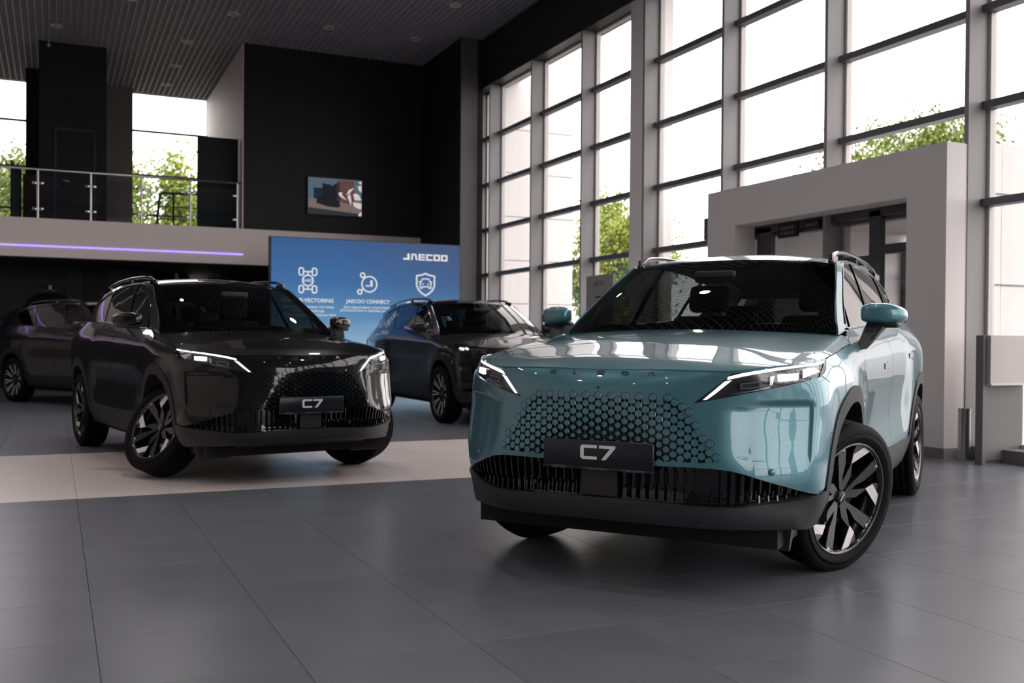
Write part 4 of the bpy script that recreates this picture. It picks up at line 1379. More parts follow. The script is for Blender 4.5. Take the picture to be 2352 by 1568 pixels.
    # ---- floor pan, wheel houses, air flaps
    MB().box(-3.35,.72,-.72,.72,.21,.34).build('floor_pan', 'liner', root)
    MB().box(-3.3,.60,-.55,.55,.34,.80).build('engine_bay', 'liner', root)
    MB().box(.60,.86,-.42,.42,.34,.80).build('crash_beam', 'liner', root)
    for xc, cx_ in ((0.0,.045),(-2.72,-2.735)):
        for sg in (1, -1):
            wl = MB()
            n = 22
            ri = .43
            a = [(cx_+ri*.96*math.cos(t), .36+ri*math.sin(t)) for t in np.linspace(math.radians(-8), math.radians(188), n)]
            vo = [(x, sg*.87, z) for x, z in a]; vi = [(x, sg*.52, z) for x, z in a]
            wl.add(vo+vi, [(k, k+1, n+k+1, n+k) for k in range(n-1)], True)
            wl.add(vi, [tuple(range(n))])
            wl.build('wheel_house', 'liner', root)
    for sg in (1, -1):
        MB().hexa([(.60,sg*.50,.185),(.60,sg*.74,.185),(.575,sg*.74,.185),(.575,sg*.50,.185),(.66,sg*.50,.31),(.63,sg*.76,.31),(.55,sg*.76,.31),(.55,sg*.50,.31)]).build('air_flap', 'satin_black', root)
    MB().hexa([(.60,-.62,.235),(.60,.62,.235),(.3,.62,.235),(.3,-.62,.235),(.93,-.45,.325),(.93,.45,.325),(.3,.66,.33),(.3,-.66,.33)]).build('under_tray', 'satin_black', root)
    # dark inner skin just inside the painted panels
    inn = MB()
    xs = np.linspace(.50,-3.3,60)
    for sg in (1, -1):
        for (x0, x1, z0) in ((-.42,-2.28,.30),):
            n = 40
            P = []
            for x in np.linspace(x0, x1, n):
                for z in (z0, .5, .7, .9, 1.0, 1.08):
                    p = M.pos(sx(x), z)[0]; P.append((p[0], sg*(p[1]-.03), p[2]))
            inn.add(P, [(i*6+j, (i+1)*6+j, (i+1)*6+j+1, i*6+j+1) for i in range(n-1) for j in range(5)], True)
    inn.build('inner_skin', 'liner', root)
    # ---- cabin
    cab = empty('cabin', (0,0,0), 0, root)
    MB().box(-3.3,-.30,-.74,.74,.34,.62).build('cabin_floor', 'cabin', cab)
    dash = MB().rbox(-.85,-.30,-.73,.73,.80,1.09,.05)
    dash.build('dashboard', 'cabin', cab)
    MB().rbox(-.80,-.74,-.30,.40,1.03,1.17,.008).build('display', 'gloss_black', cab)
    MB().tube([(-.98+.055*math.cos(t)*0-.07*math.sin(t), .37+.185*math.cos(t), 1.02+.17*math.sin(t)) for t in np.linspace(0, 2*PI, 33)[:-1]], .014, 8, close=True).build('steering_wheel', 'seat_leather', cab)
    for sg in (1, -1):
        seat = MB().rbox(-1.75,-1.15,sg*.38-.25,sg*.38+.25,.50,.72,.06)
        so = seat.build('front_seat', 'seat_leather', cab)
        b = MB().rbox(-.09,.06,-.25,.25,0,.66,.05)
        MB().rbox(-.06,.05,-.14,.14,.69,.88,.04).build('headrest', 'seat_leather', cab, (-1.72, sg*.38, .62), (0, -.22, 0))
        b.build('backrest', 'seat_leather', cab, (-1.72, sg*.38, .62), (0, -.22, 0))
        MB().rbox(-.05,.05,-.13,.13,.62,.78,.04).build('headrest', 'seat_leather', cab, (-2.62, sg*.40, .62), (0, -.28, 0))
    MB().rbox(-2.75,-2.15,-.66,.66,.48,.68,.06).build('rear_bench', 'seat_leather', cab)
    MB().rbox(-.08,.06,-.66,.66,0,.60,.05).build('backrest', 'seat_leather', cab, (-2.62, 0, .62), (0, -.28, 0))
    MB().rbox(-.78,-.73,-.12,.12,1.43,1.50,.015).build('inside_mirror', 'cabin', cab)
    # roof lining, a little below the roof skin
    n = 12
    rl_ = MB()
    P = []
    for x in np.linspace(-1.1,-3.35,n):
        for y in (-.5,-.25,0,.25,.5):
            P.append((x, y, float(np.interp(x, RX, RZ))-.06))
    rl_.add(P, [(i*5+j, (i+1)*5+j, (i+1)*5+j+1, i*5+j+1) for i in range(n-1) for j in range(4)], True)
    rl_.build('roof_lining', 'cabin', cab)
    return root, M

def copy_tree(o, parent=None, swap=None):
    c = o.copy()
    COL.objects.link(c)
    c.parent = parent
    if swap and c.type == 'MESH':
        for sl in c.material_slots:
            if sl.material and sl.material.name in swap:
                nm = swap[sl.material.name]
                sl.link = 'OBJECT'
                sl.material = MAT[nm]
    for ch in KIDS.get(o.name, []):
        copy_tree(ch, c, swap)
    return c

mat('etch_teal_paint', (.055,.15,.165), rough=.3, metal=.4, coat=1)
mat('etch_black_paint', (.012,.012,.014), rough=.2, coat=1)

def put_suv(root, x, y, heading, wheels, steer, scale=(1,1,1)):
    root.location = (x, y, 0)
    root.rotation_euler = (0, 0, heading)
    root.scale = scale
    for (wx, wy, st, spin) in ((0,.80,steer,.35),(0,-.80,steer,-.9),(-2.72,.80,0,.1),(-2.72,-.80,0,.8)):
        add_wheel(wheels, root, wx, wy, st, spin)

blade = wheel_meshes('blade')
multi = wheel_meshes('multi')
suv_a, SURF = build_suv('hex', 'teal_paint')
suv_c, _ = build_suv('bar', 'graphite_paint')
KIDS = {}
for _o in bpy.data.objects:
    if _o.parent: KIDS.setdefault(_o.parent.name, []).append(_o)
suv_b = copy_tree(suv_a, None, {'teal_paint': 'black_paint', 'etch_teal_paint': 'etch_black_paint'})
suv_d = copy_tree(suv_c, None, {'graphite_paint': 'ink_paint'})
put_suv(suv_a, 2.902, 4.339, math.radians(-142.772), blade, math.radians(-27))
put_suv(suv_b, 1.5868, 8.3727, math.radians(-80.011), blade, math.radians(32))
put_suv(suv_c, 5.52, 12.30, math.radians(-90.0), multi, 0.0, (1.035,1.03,1.03))
put_suv(suv_d, 1.53, 16.65, math.radians(-61.0), multi, 0.0, (1.035,1.03,1.03))
tag(suv_a, 'teal SUV with a hexagon-pattern grille and C7 plate, nearest the camera', 'car')
tag(suv_b, 'glossy black SUV with C7 plate standing on the pale floor strip', 'car')
tag(suv_c, 'dark grey SUV with slim-spoke wheels standing in front of the blue display wall', 'car')
tag(suv_d, 'dark SUV in the shade behind the glossy black SUV, seen from its rear side', 'car')
# ------------------------------------------------------------------ display wall
def screen_mat():
    m = bpy.data.materials.new('display_sky')
    m.use_nodes = True
    nt = m.node_tree
    nt.nodes.clear()
    o = nt.nodes.new('ShaderNodeOutputMaterial')
    e = nt.nodes.new('ShaderNodeEmission')
    tc = nt.nodes.new('ShaderNodeTexCoord')
    sp = nt.nodes.new('ShaderNodeSeparateXYZ')
    nt.links.new(tc.outputs['Object'], sp.inputs['Vector'])
    mr = nt.nodes.new('ShaderNodeMapRange')
    mr.inputs['From Min'].default_value = .9
    mr.inputs['From Max'].default_value = 3.0
    nt.links.new(sp.outputs['Z'], mr.inputs['Value'])
    cr = nt.nodes.new('ShaderNodeValToRGB')
    el = cr.color_ramp.elements
    el[0].position = 0.0; el[0].color = (.30,.46,.60,1)
    el[1].position = 1.0; el[1].color = (.045,.11,.27,1)
    q = el.new(.28); q.color = (.115,.27,.46,1)
    q = el.new(.6); q.color = (.055,.155,.36,1)
    nt.links.new(mr.outputs['Result'], cr.inputs['Fac'])
    # the picture is greyer towards its upper right corner
    mr2 = nt.nodes.new('ShaderNodeMapRange')
    mr2.inputs['From Min'].default_value = 4.8
    mr2.inputs['From Max'].default_value = 7.4
    mr2.inputs['To Max'].default_value = .62
    nt.links.new(sp.outputs['X'], mr2.inputs['Value'])
    mul = nt.nodes.new('ShaderNodeMath'); mul.operation = 'MULTIPLY'
    nt.links.new(mr.outputs['Result'], mul.inputs[0]); nt.links.new(mr2.outputs['Result'], mul.inputs[1])
    mx = nt.nodes.new('ShaderNodeMix'); mx.data_type = 'RGBA'
    nt.links.new(mul.outputs['Value'], mx.inputs['Factor'])
    nt.links.new(cr.outputs['Color'], mx.inputs['A'])
    mx.inputs['B'].default_value = (.085,.095,.14,1)
    no = nt.nodes.new('ShaderNodeTexNoise'); no.inputs['Scale'].default_value = 1.1; no.inputs['Detail'].default_value = 5
    nt.links.new(tc.outputs['Object'], no.inputs['Vector'])
    cl = nt.nodes.new('ShaderNodeMapRange'); cl.inputs['From Min'].default_value = .5; cl.inputs['From Max'].default_value = .7
    nt.links.new(no.outputs['Fac'], cl.inputs['Value'])
    lo = nt.nodes.new('ShaderNodeMapRange'); lo.inputs['From Min'].default_value = 1.45; lo.inputs['From Max'].default_value = .95
    nt.links.new(sp.outputs['Z'], lo.inputs['Value'])
    m2 = nt.nodes.new('ShaderNodeMath'); m2.operation = 'MULTIPLY'
    nt.links.new(cl.outputs['Result'], m2.inputs[0]); nt.links.new(lo.outputs['Result'], m2.inputs[1])
    mx2 = nt.nodes.new('ShaderNodeMix'); mx2.data_type = 'RGBA'
    nt.links.new(m2.outputs['Value'], mx2.inputs['Factor'])
    nt.links.new(mx.outputs['Result'], mx2.inputs['A'])
    mx2.inputs['B'].default_value = (.55,.62,.72,1)
    nt.links.new(mx2.outputs['Result'], e.inputs['Color'])
    e.inputs['Strength'].default_value = 1.0
    nt.links.new(e.outputs['Emission'], o.inputs['Surface'])
    MAT['display_sky'] = m
screen_mat()
mat('display_frame', (.035,.035,.04), rough=.5)
SY = 18.58
sw = empty('display_wall', (5.48, SY, 0))
tag(sw, 'large blue lit display wall with white car icons and lettering', 'display')
def sloc(o):
    o.parent = sw
    o.matrix_parent_inverse = sw.matrix_world.inverted() if False else Matrix.Translation((-5.48, -SY, 0))
    return o
sloc(boxo('display_body', 3.60, 7.375, SY+.005, SY+.16, .06, 2.99, 'display_frame'))
sloc(boxo('display_panel', 3.625, 7.36, SY, SY+.005, .10, 2.975, 'display_sky'))
SF = SY-.004
def strokes_mesh(lines, w, y):
    """white line drawing: polylines in (x, z), each (points, closed)"""
    mb = MB()
    for pts, closed in lines:
        pts = [np.array(p, float) for p in pts]
        n = len(pts)
        L = []; R_ = []
        for i in range(n):
            a = pts[i-1] if (i or closed) else pts[i]
            b = pts[(i+1) % n] if (i < n-1 or closed) else pts[i]
            p = pts[i]
            d1 = (p-a); d2 = (b-p)
            l1 = np.linalg.norm(d1); l2 = np.linalg.norm(d2)
            d1 = d1/l1 if l1 > 1e-9 else d2/l2
            d2 = d2/l2 if l2 > 1e-9 else d1
            n1 = np.array((-d1[1], d1[0])); n2 = np.array((-d2[1], d2[0]))
            m_ = n1+n2; m_ = m_/max(np.linalg.norm(m_), 1e-9)
            k = w/2/max(.4, float(m_@n1))
            L.append(p+m_*k); R_.append(p-m_*k)
        vs_ = [(q[0], y, q[1]) for q in L]+[(q[0], y, q[1]) for q in R_]
        fs_ = [(i, (i+1) % n, n+(i+1) % n, n+i) for i in range(n if closed else n-1)]
        mb.add(vs_, fs_)
    return mb
def rr(x0, x1, z0, z1, r, n=5):
    p = []
    for (cx, cz, a0) in ((x1-r,z1-r,0),(x0+r,z1-r,90),(x0+r,z0+r,180),(x1-r,z0+r,270)):
        for k in range(n+1):
            a = math.radians(a0+90*k/n); p.append((cx+r*math.cos(a), cz+r*math.sin(a)))
    return p
def circ(cx, cz, r, n=36): return [(cx+r*math.cos(2*PI*k/n), cz+r*math.sin(2*PI*k/n)) for k in range(n)]
# four-wheel-drive drawing
ln = []
for sx_ in (-1, 1):
    for sz in (-1, 1):
        cx, cz = 4.305+sx_*.125, 2.19+sz*.165
        ln.append((rr(cx-.042, cx+.042, cz-.068, cz+.068, .038), True))
for sz in (-1, 1):
    ln.append(([(4.305-.083, 2.19+sz*.165),(4.305+.083, 2.19+sz*.165)], False))
    ln.append(([(4.305, 2.19+sz*.165),(4.305, 2.19+sz*.10)], False))
ln.append((circ(4.305, 2.19, .10), True))
sloc(strokes_mesh(ln, .024, SF).build('icon_awd', 'mark_white', fix=False))
ln = [(circ(5.495, 2.155, .148), True), (circ(5.362, 2.325, .042, 20), True), (circ(5.308, 2.005, .042, 20), True),
      ([(5.392,2.292),(5.42,2.265)], False), ([(5.337,2.036),(5.39,2.07)], False),
      ([(5.545,2.21),(5.545,2.115)], False)]
sloc(strokes_mesh(ln, .026, SF).build('icon_connect', 'mark_white', fix=False))
sloc(MB().add([(5.515,SF,2.23),(5.560,SF,2.23),(5.560,SF,2.11),(5.515,SF,2.11),(5.425,SF,2.135),(5.50,SF,2.135),(5.50,SF,2.11),(5.425,SF,2.11)], [(0,1,2,3),(4,5,6,7)]).build('icon_connect', 'mark_white', fix=False))
shd = [(6.64,2.40),(6.70,2.375),(6.825,2.35),(6.825,2.16),(6.79,2.08),(6.73,2.02),(6.64,1.965),(6.55,2.02),(6.49,2.08),(6.455,2.16),(6.455,2.35),(6.58,2.375)]
car_ = [(6.53,2.11),(6.53,2.20),(6.515,2.235),(6.545,2.235),(6.575,2.295),(6.705,2.295),(6.735,2.235),(6.765,2.235),(6.75,2.20),(6.75,2.11),(6.715,2.11),(6.705,2.14),(6.575,2.14),(6.565,2.11)]
sloc(strokes_mesh([(shd, True)], .030, SF).build('icon_shield', 'mark_white', fix=False))
sloc(strokes_mesh([(car_, True), ([(6.565,2.195),(6.60,2.19)], False), ([(6.68,2.19),(6.715,2.195)], False)], .022, SF).build('icon_shield', 'mark_white', fix=False))
# maker's name: J A E C O O as heavy strokes
def glyphs(x, z, w, h, gap_):
    t = h*.30
    def Q(x0, x1, z0, z1): return [(x0,SF,z0),(x1,SF,z0),(x1,SF,z1),(x0,SF,z1)]
    mb = MB()
    def add(q): mb.add(q, [(0,1,2,3)])
    cx = x
    add(Q(cx, cx+w*.95, z, z+t)); add(Q(cx+w*.6, cx+w*.95, z+t, z+h)); cx += w+gap_
    add([(cx,SF,z),(cx+t*.9,SF,z),(cx+t*1.25,SF,z+h),(cx+t*.35,SF,z+h)]); add([(cx+w*.75,SF,z),(cx+w*.75+t*.9,SF,z),(cx+w*.55+t*.9,SF,z+h),(cx+w*.55,SF,z+h)])
    add(Q(cx+t*.7, cx+w*.62, z+h*.78, z+h)); cx += w+gap_
    add(Q(cx, cx+t, z, z+h))
    for a in (0, .39, .78): add(Q(cx+t, cx+w, z+h*a, z+h*(a+.22)))
    cx += w+gap_
    add(Q(cx, cx+t, z, z+h)); add(Q(cx+t, cx+w, z, z+h*.25)); add(Q(cx+t, cx+w, z+h*.75, z+h)); cx += w+gap_
    for _ in range(2):
        add(Q(cx, cx+t, z, z+h)); add(Q(cx+w-t, cx+w, z, z+h)); add(Q(cx+t, cx+w-t, z, z+h*.25)); add(Q(cx+t, cx+w-t, z+h*.75, z+h)); cx += w+gap_
    return mb
sloc(glyphs(6.175, 2.655, .138, .125, .019).build('brand_lettering', 'mark_white', fix=False))
def wall_text(body, x, z, size, m, y, parent=None, nm='lettering', align='CENTER', bold=0.0):
    me = text_mesh(nm, body, size, m, align=align, bold=bold)
    o = link_mesh(nm, me)
    o.matrix_world = Matrix(((1,0,0,x),(0,0,-1,y),(0,1,0,z),(0,0,0,1)))
    return o
def st(body, x, z, size, bold=0.0):
    o = wall_text(body, x, z, size, 'mark_white', SF, bold=bold)
    mw = o.matrix_world.copy()
    o.parent = sw
    o.matrix_parent_inverse = Matrix.Translation((-5.48, -SY, 0))
    return o
st('AWD', 4.305, 2.160, .082, .0012)
st('TORQUE-VECTORING', 4.30, 1.785, .100, .0018)
for k, t in enumerate(('Интеллектуальная система', 'полного привода', 'с управлением вектором тяги')):
    st(t, 4.32, 1.675-k*.075, .072)
st('JAECOO CONNECT', 5.475, 1.788, .096, .0018)
for k, t in enumerate(('Дистанционное управление', 'автомобилем и онлайн-сервисы')):
    st(t, 5.47, 1.685-k*.062, .070)
st('JAECOO PROTECT', 6.64, 1.795, .096, .0018)

# ------------------------------------------------------------------ television on the black wall
tv = empty('television', (5.425, 20.99, 3.70))
tag(tv, 'wall television showing a dark car and a striped animal face on the black wall', 'television')
TVX0, TVX1, TVZ0, TVZ1, TVY = 4.835, 6.02, 3.735, 4.53, 20.94
def tvp(nm, mb, m):
    o = mb.build(nm, m, fix=False)
    o.parent = tv
    o.matrix_parent_inverse = Matrix.Translation((-5.425, -20.99, -3.70))
    return o
tvp('television_body', MB().box(TVX0, TVX1, TVY, 20.99, TVZ0, TVZ1), 'display_frame')
for nm, c in (('tv_sky',(.085,.125,.16)),('tv_ground',(.17,.135,.12)),('tv_dark',(.014,.016,.02)),('tv_brick',(.12,.055,.055)),('tv_white',(.62,.57,.57)),('tv_road',(.032,.034,.044)),('tv_blue',(.012,.025,.045))):
    emit_mat(nm, c, 1.0)
def tq(pts, m, lay):
    w_, h_ = TVX1-TVX0-.03, TVZ1-TVZ0-.03
    mb = MB().add([(TVX0+.015+a*w_, TVY-.0012*lay, TVZ0+.015+b*h_) for a, b in pts], [tuple(range(len(pts)))])
    return tvp('picture', mb, m)
tq([(0,0),(1,0),(1,1),(0,1)], 'tv_sky', 1)
tq([(0,0),(1,0),(1,.42),(0,.42)], 'tv_ground', 2)
tq([(0,0),(1,0),(1,.06),(0,.17)], 'tv_road', 3)
tq([(.1,.42),(.1,.72),(.3,.72),(.3,.42)], 'tv_blue', 3)
tq([(.26,.40),(.26,.88),(.31,.84),(.40,.84),(.45,.80),(.58,.95),(.60,.40)], 'tv_dark', 4)
tq([(.54,.40),(.52,.88),(.60,.97),(.86,.97),(.88,.30),(.60,.36)], 'tv_brick', 4)
tq([(.15,.30),(.16,.46),(.24,.48),(.35,.50),(.42,.42),(.58,.40),(.60,.24),(.55,.20),(.36,.22),(.20,.28)], 'tv_dark', 5)
for q in ([(.56,.62),(.63,.64),(.63,.56),(.72,.42),(.66,.46),(.58,.53)],
          [(.86,.78),(.76,.72),(.72,.60),(.72,.56),(.78,.64)],
          [(.78,.62),(.73,.52),(.78,.36),(.80,.28),(.81,.40)],
          [(.84,.60),(.88,.63),(.95,.60),(1.0,.45),(.87,.44)],
          [(.83,.38),(1.0,.36),(1.0,.20),(.95,.20),(.86,.26)],
          [(.93,.95),(1.0,.98),(1.0,.88)],[(.93,.84),(1.0,.86),(1.0,.66),(.94,.74)],[(.94,.04),(1.0,.14),(1.0,.0),(.95,.0)]):
    tq(q, 'tv_white', 6)

# ------------------------------------------------------------------ purple light line on the gallery edge
tag(MB().box(-8.1, 3.517, 20.985, 21.0, 2.812, 2.840).build('light_strip', 'led_purple'), 'thin purple light line along the pale edge of the gallery', 'light strip')

# ------------------------------------------------------------------ glass railing of the gallery
rail = empty('railing', (0, 21.06, 3.357))
tag(rail, 'steel and glass railing along the gallery edge', 'railing')
def rl(o):
    o.parent = rail
    o.matrix_parent_inverse = Matrix.Translation((0, -21.06, -3.357))
    return o
rl(MB().tube([(-8.1,21.06,4.29),(3.49,21.06,4.29)], .021, 12).build('handrail', 'steel'))
posts = [3.405-.9275*k for k in range(13)]
pm = MB().cyl((0,0), .021, 3.357, 4.28, 14).mesh('post', 'steel')
cm = MB().rbox(-.045,.045,-.024,.024,-.028,.028,.012).mesh('clamp', 'chrome')
for k, px_ in enumerate(posts):
    po = rl(link_mesh('post', pm, None, None, (px_, 21.06, 0)))
    for z in (3.54, 4.03):
        for sg in ((-1,) if k == 0 else (-1, 1)):
            rl(link_mesh('clamp', cm, None, None, (px_+sg*.055, 21.06, z)))
    if k < len(posts)-1:
        rl(boxo('glass_panel', posts[k+1]+.05, px_-.05, 21.055, 21.065, 3.43, 4.16, 'rail_glass'))

# ------------------------------------------------------------------ things on the gallery
cst = MB()
cst.tube([(-.86,24.0,3.36),(-.86,24.0,4.90)], .022, 10)
for a in range(5):
    t = a*2*PI/5
    cst.tube([(-.86,24.0,4.78),(-.86+.12*math.cos(t),24.0+.12*math.sin(t),4.80),(-.86+.17*math.cos(t),24.0+.17*math.sin(t),4.90)], .010, 6)
for a in range(4):
    t = a*PI/2+.4
    cst.tube([(-.86,24.0,3.45),(-.86+.2*math.cos(t),24.0+.2*math.sin(t),3.37)], .014, 6)
tag(cst.build('coat_stand', 'rubber'), 'dark coat stand with hooks behind the gallery railing at far left', 'coat stand')
bx = MB().box(-.64,-.35,23.85,24.2,3.357,4.60).build('storage_box', 'cardboard')
tag(bx, 'brown storage box stack behind the gallery railing beside the coat stand', 'box')
ch = MB().rbox(-.82,-.66,23.4,23.85,3.40,4.70,.04).build('lounge_chair', 'wall_dark')
tag(ch, 'dark grey upholstered chair back behind the gallery railing', 'chair')
esc = MB()
def tb(p, r=.018): esc.tube(p, r, 8)
tb([(2.12,24.6,3.36),(2.13,24.6,3.55),(2.215,24.6,4.43),(2.26,24.6,4.48),(3.08,24.6,4.50)], .028)
for z in (4.17, 3.88, 3.58):
    tb([(2.20-.1*(4.43-z),24.6,z),(3.08,24.6,z)], .012)
tb([(2.52,24.6,3.36),(2.52,24.6,4.49)], .022)
tag(esc.build('stair_rail', 'rubber'), 'black tubular stair rail seen through the glass railing before the window', 'stair rail')

# ------------------------------------------------------------------ shop corner under the gallery
sb = empty('slat_board', (-2.5, 23.86, 0))
tag(sb, 'dark slat board with goods under the gallery at far left', 'slat board')
bm_ = MB().box(-2.4, 2.68, 0, .03, 0, .158).mesh('board', 'panel_dark')
for k in range(14):
    link_mesh('board', bm_, None, sb, (0, 0, .04+k*.164))
ts = bmesh.new()
# t-shirt: front outline, extruded and softened
prof = [(-.24,-.62),(.24,-.62),(.24,-.12),(.37,-.20),(.43,-.06),(.30,.06),(.17,.12),(.08,.13),(.0,.10),(-.08,.13),(-.17,.12),(-.30,.06),(-.43,-.06),(-.37,-.20),(-.24,-.12)]
shirt = empty('t_shirt', (-.10, 23.74, 1.93))
tag(shirt, 'black t-shirt on a hanger on the dark slat board', 't-shirt')
def body(a, b, d): return (a, d+.02*math.cos(a*5), b)
MB().prism(prof, body, -.04, .04).build('garment', 'fabric_black', shirt)
MB().tube([(-.20,0,.115),(0,0,.20),(.20,0,.115)], .007, 8).tube([(0,0,.20),(0,0,.225),(.012,0,.245),(0,.02,.26)], .004, 6).build('hanger', 'steel', shirt)
MB().box(-.03,.03,-.02,.10,.20,.28).build('price_tag', 'print_white', shirt)
for k, (x_, z_, r_, h_, lab) in enumerate(((-.84,1.36,.035,.26,'tall black thermos bottle at the left end of the shop shelf'),(-.60,1.40,.030,.22,'black thermos bottle nearest the t-shirt on the shop shelf'))):
    b_ = empty('thermos', (x_, 23.62, 1.36))
    tag(b_, lab, 'bottle', 'bottles on the shop shelf')
    MB().lathe([(.001,0),(r_,0),(r_,h_*.8),(r_*.85,h_*.84)], lambda r, t, a: (r*math.cos(t), r*math.sin(t), a), 18).build('flask', 'rubber', b_)
    MB().lathe([(r_*.8,h_*.84),(r_*.8,h_*.98),(.001,h_)], lambda r, t, a: (r*math.cos(t), r*math.sin(t), a), 18).build('cap', 'steel', b_)
sf = empty('shelf', (-1.0, 23.62, 1.345))
tag(sf, 'narrow dark shelf on the slat board carrying the bottles', 'shelf')
MB().box(-1.2,.48,-.14,.20,-.012,.012).build('shelf_board', 'panel_dark', sf)
for x_ in (.40,.16,-.3):
    MB().box(x_-.02,x_+.02,-.145,-.14,-.03,.02).build('price_tag', 'print_white', sf)
# bright back room glimpsed through the opening: a lamp-lit sofa back and a pale post
so = MB().rbox(2.05,2.92,24.7,25.0,1.3,2.60,.08)
tag(so.build('sofa', 'fabric_black'), 'black high-backed seat in the bright back room under the gallery', 'sofa')
tag(MB().tube([(2.62,24.2,1.1),(2.55,24.2,2.62)], .05, 10).build('pipe', 'print_white'), 'pale slanted pipe in the back room opening under the gallery', 'pipe')
lp = MB().box(2.3,3.4,25.70,25.78,2.28,2.36)
tag(lp.build('tube_lamp', 'tube_white'), 'white tube lamp in the back room under the gallery', 'lamp')

# ------------------------------------------------------------------ ceiling downlights
dm_r = MB().lathe([(.075,0),(.105,-.004),(.112,.008),(.112,.05),(.075,.05)], lambda r, t, a: (r*math.cos(t), r*math.sin(t), a), 24, True).mesh('ring', 'bead_white')
dm_d = MB().lathe([(.001,.03),(.075,.03)], lambda r, t, a: (r*math.cos(t), r*math.sin(t), a), 24).mesh('reflector', 'slat_grey')
DL = [(0.01,21.43,'downlight above the black box of the gallery at far left'),(1.22,19.14,'downlight at the top left edge of the photo'),(3.02,19.19,'downlight in the front row, second from the left'),(4.83,19.20,'downlight in the front row over the middle of the black wall'),(6.61,19.18,'downlight in the front row next to the black corner'),
      (2.44,21.38,'downlight nearest the black wall corner over the gallery'),(2.43,23.37,'middle downlight of the gallery row before the window'),(2.40,25.2,'rearmost downlight close to the gallery window'),(6.58,16.92,'downlight nearest the glazed wall at the top of the photo')]
for x_, y_, lab in DL:
    d_ = empty('downlight', (x_, y_, CZ-.008))
    tag(d_, 'round '+lab, 'downlight', 'ceiling downlights')
    link_mesh('ring', dm_r, None, d_)
    link_mesh('reflector', dm_d, None, d_)
# spot for the unseen downlights added as ambient fill, aimed straight down
def fill_light(parent, watts):
    l = bpy.data.lights.new('downlight_bulb', 'SPOT')
    l.energy = watts
    l.color = (1.0, .94, .91)
    l.spot_size = math.radians(155)
    l.spot_blend = 1.0
    l.shadow_soft_size = .10
    o = bpy.data.objects.new('bulb', l)
    COL.objects.link(o)
    o.parent = parent
    o.location = (0, 0, -.012)
for x_ in (-6.0, -2.4, 1.22, 4.83):  # coarse grid of lit lamps added out of view to brighten the room
    for y_ in (-4.5, -.2, 4.1, 8.4, 12.7, 16.9):
        d_ = empty('downlight', (x_, y_, CZ-.008))
        tag(d_, 'round downlight added out of view in the slatted ceiling as fill light', 'downlight', 'fill downlights added out of view')
        link_mesh('ring', dm_r, None, d_)
        link_mesh('reflector', dm_d, None, d_)
        fill_light(d_, 150)
pd = empty('ceiling_sensor', (-.13, 22.3, CZ))
tag(pd, 'small drop sensor hanging from the ceiling before the black box', 'sensor')
MB().tube([(0,0,0),(0,0,-.14)], .010, 8).build('stem', 'bead_white', pd)
MB().lathe([(.001,-.19),(.03,-.18),(.035,-.15),(.001,-.13)], lambda r, t, a: (r*math.cos(t), r*math.sin(t), a), 16).build('head', 'bead_white', pd)

# ------------------------------------------------------------------ reception desk, steel post, info board
dk = empty('reception_desk', (7.85, 6.55, 0))
tag(dk, 'white and grey reception desk at the right edge of the photo', 'desk')
def dp(nm, x0, x1, y0, y1, z0, z1, m):
    o = boxo(nm, x0-7.85, x1-7.85, y0-6.55, y1-6.55, z0, z1, m)
    o.parent = dk
    return o
dp('side_panel', 7.555, 7.60, 6.34, 6.42, 0, 1.163, 'desk_grey')
dp('front_panel', 7.60, 8.145, 6.30, 6.345, .733, 1.163, 'desk_white')
dp('ledge', 7.60, 8.145, 6.29, 6.40, .715, .733, 'bead_white')
dp('lower_panel', 7.60, 8.145, 6.40, 6.43, .03, .715, 'desk_grey')
dp('plinth', 7.60, 8.145, 6.42, 6.44, 0, .03, 'baseboard_grey')
dp('top', 7.60, 8.145, 6.345, 6.42, 1.10, 1.125, 'desk_white')
bp_ = empty('steel_post', (7.695, 6.66, 0))
tag(bp_, 'short round steel post beside the entrance portal and the desk', 'post')
MB().cyl((0,0), .056, .012, .48, 28).build('tube', 'steel', bp_)
MB().cyl((0,0), .060, .478, .488, 28).build('rim', 'chrome', bp_)
MB().cyl((0,0), .066, 0, .014, 28).build('foot', 'chrome', bp_)
cw = empty('swivel_castor', (7.80, 6.60, 0))
tag(cw, 'black chair caster on the floor between the steel post and the desk', 'caster')
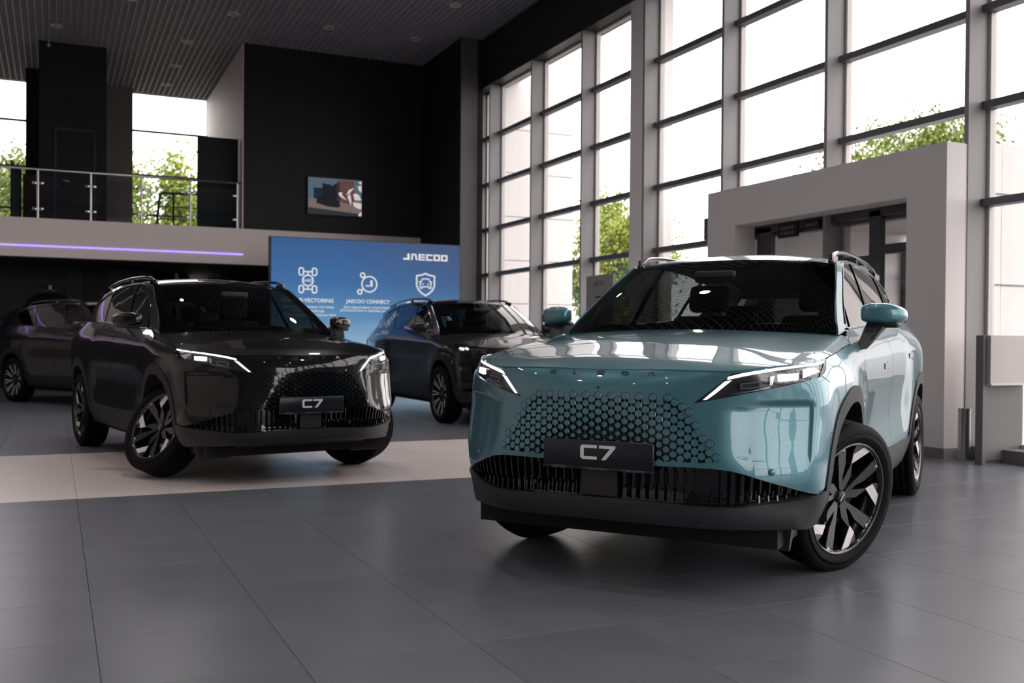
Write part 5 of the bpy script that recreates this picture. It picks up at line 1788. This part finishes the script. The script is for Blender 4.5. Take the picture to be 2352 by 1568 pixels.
for dy in (-.016, .016):
    MB().lathe([(.001,-.01),(.026,-.01),(.026,.01),(.001,.01)], lambda r, t, a, dy=dy: (r*math.cos(t), dy+a, .026+r*math.sin(t)), 18).build('roller', 'rubber', cw)
MB().tube([(0,0,.03),(.0,0,.07),(.09,.05,.10)], .012, 8).build('arm', 'rubber', cw)
ib = empty('info_board', (7.2, 12.65, 0))
tag(ib, 'grey information board standing behind the teal SUV by the glazed wall', 'information board')
MB().box(-.02,.02,-.42,.36,0,2.05).build('board', 'info_grey' if 'info_grey' in MAT else 'desk_grey', ib)
MB().box(-.16,.16,-.40,.34,0,.02).build('foot', 'desk_grey', ib)
for (nm, z, size, body_) in (('heading', 1.90, .085, 'JAECOO'),):
    me = text_mesh(nm, body_, size, 'rubber')
    o = link_mesh(nm, me, None, ib)
    o.matrix_local = Matrix(((0,0,-1,-.0215),(-1,0,0,-.03),(0,1,0,z),(0,0,0,1)))
for k, (z, w_) in enumerate(((1.72,.30),(1.66,.22),(1.52,.34),(1.46,.26),(1.40,.30))):
    MB().box(-.0216,-.0205,-.06-w_/2,-.06+w_/2,z,z+.022).build('text_line', 'rubber', ib)

# ------------------------------------------------------------------ lobby signs and light
def sign(nm, y0, y1, z0, z1, rows, lab):
    s_ = empty(nm, (7.93, (y0+y1)/2, z0))
    tag(s_, lab, 'sign')
    a = (y1-y0)/2
    MB().box(-.02,.02,-a,a,0,z1-z0).build('sign_plate', 'rubber', s_)
    mb = MB()
    for (zz_, n_, hh) in rows:
        for k in range(n_):
            c = -a*.75+1.5*a*(k+.5)/n_
            mb.box(-.0215,-.0202,c-a*.5/n_,c+a*.5/n_,zz_,zz_+hh)
    tag(mb.build('sign_marks', 'desk_grey', s_), kind='stuff')
sign('lobby_sign', 9.25, 9.58, 2.34, 2.50, ((.09,5,.04),(.03,4,.04)), 'black two-line sign hanging at the top of the entrance opening')
sign('lobby_sign', 8.87, 9.14, 2.40, 2.50, ((.03,6,.035),), 'small black one-line sign hanging in the entrance opening')
tag(MB().box(10.75,10.79,7.2,8.3,1.84,1.90).build('lobby_light_strip', 'led_purple'), 'short purple light strip inside the entrance lobby', 'light strip')
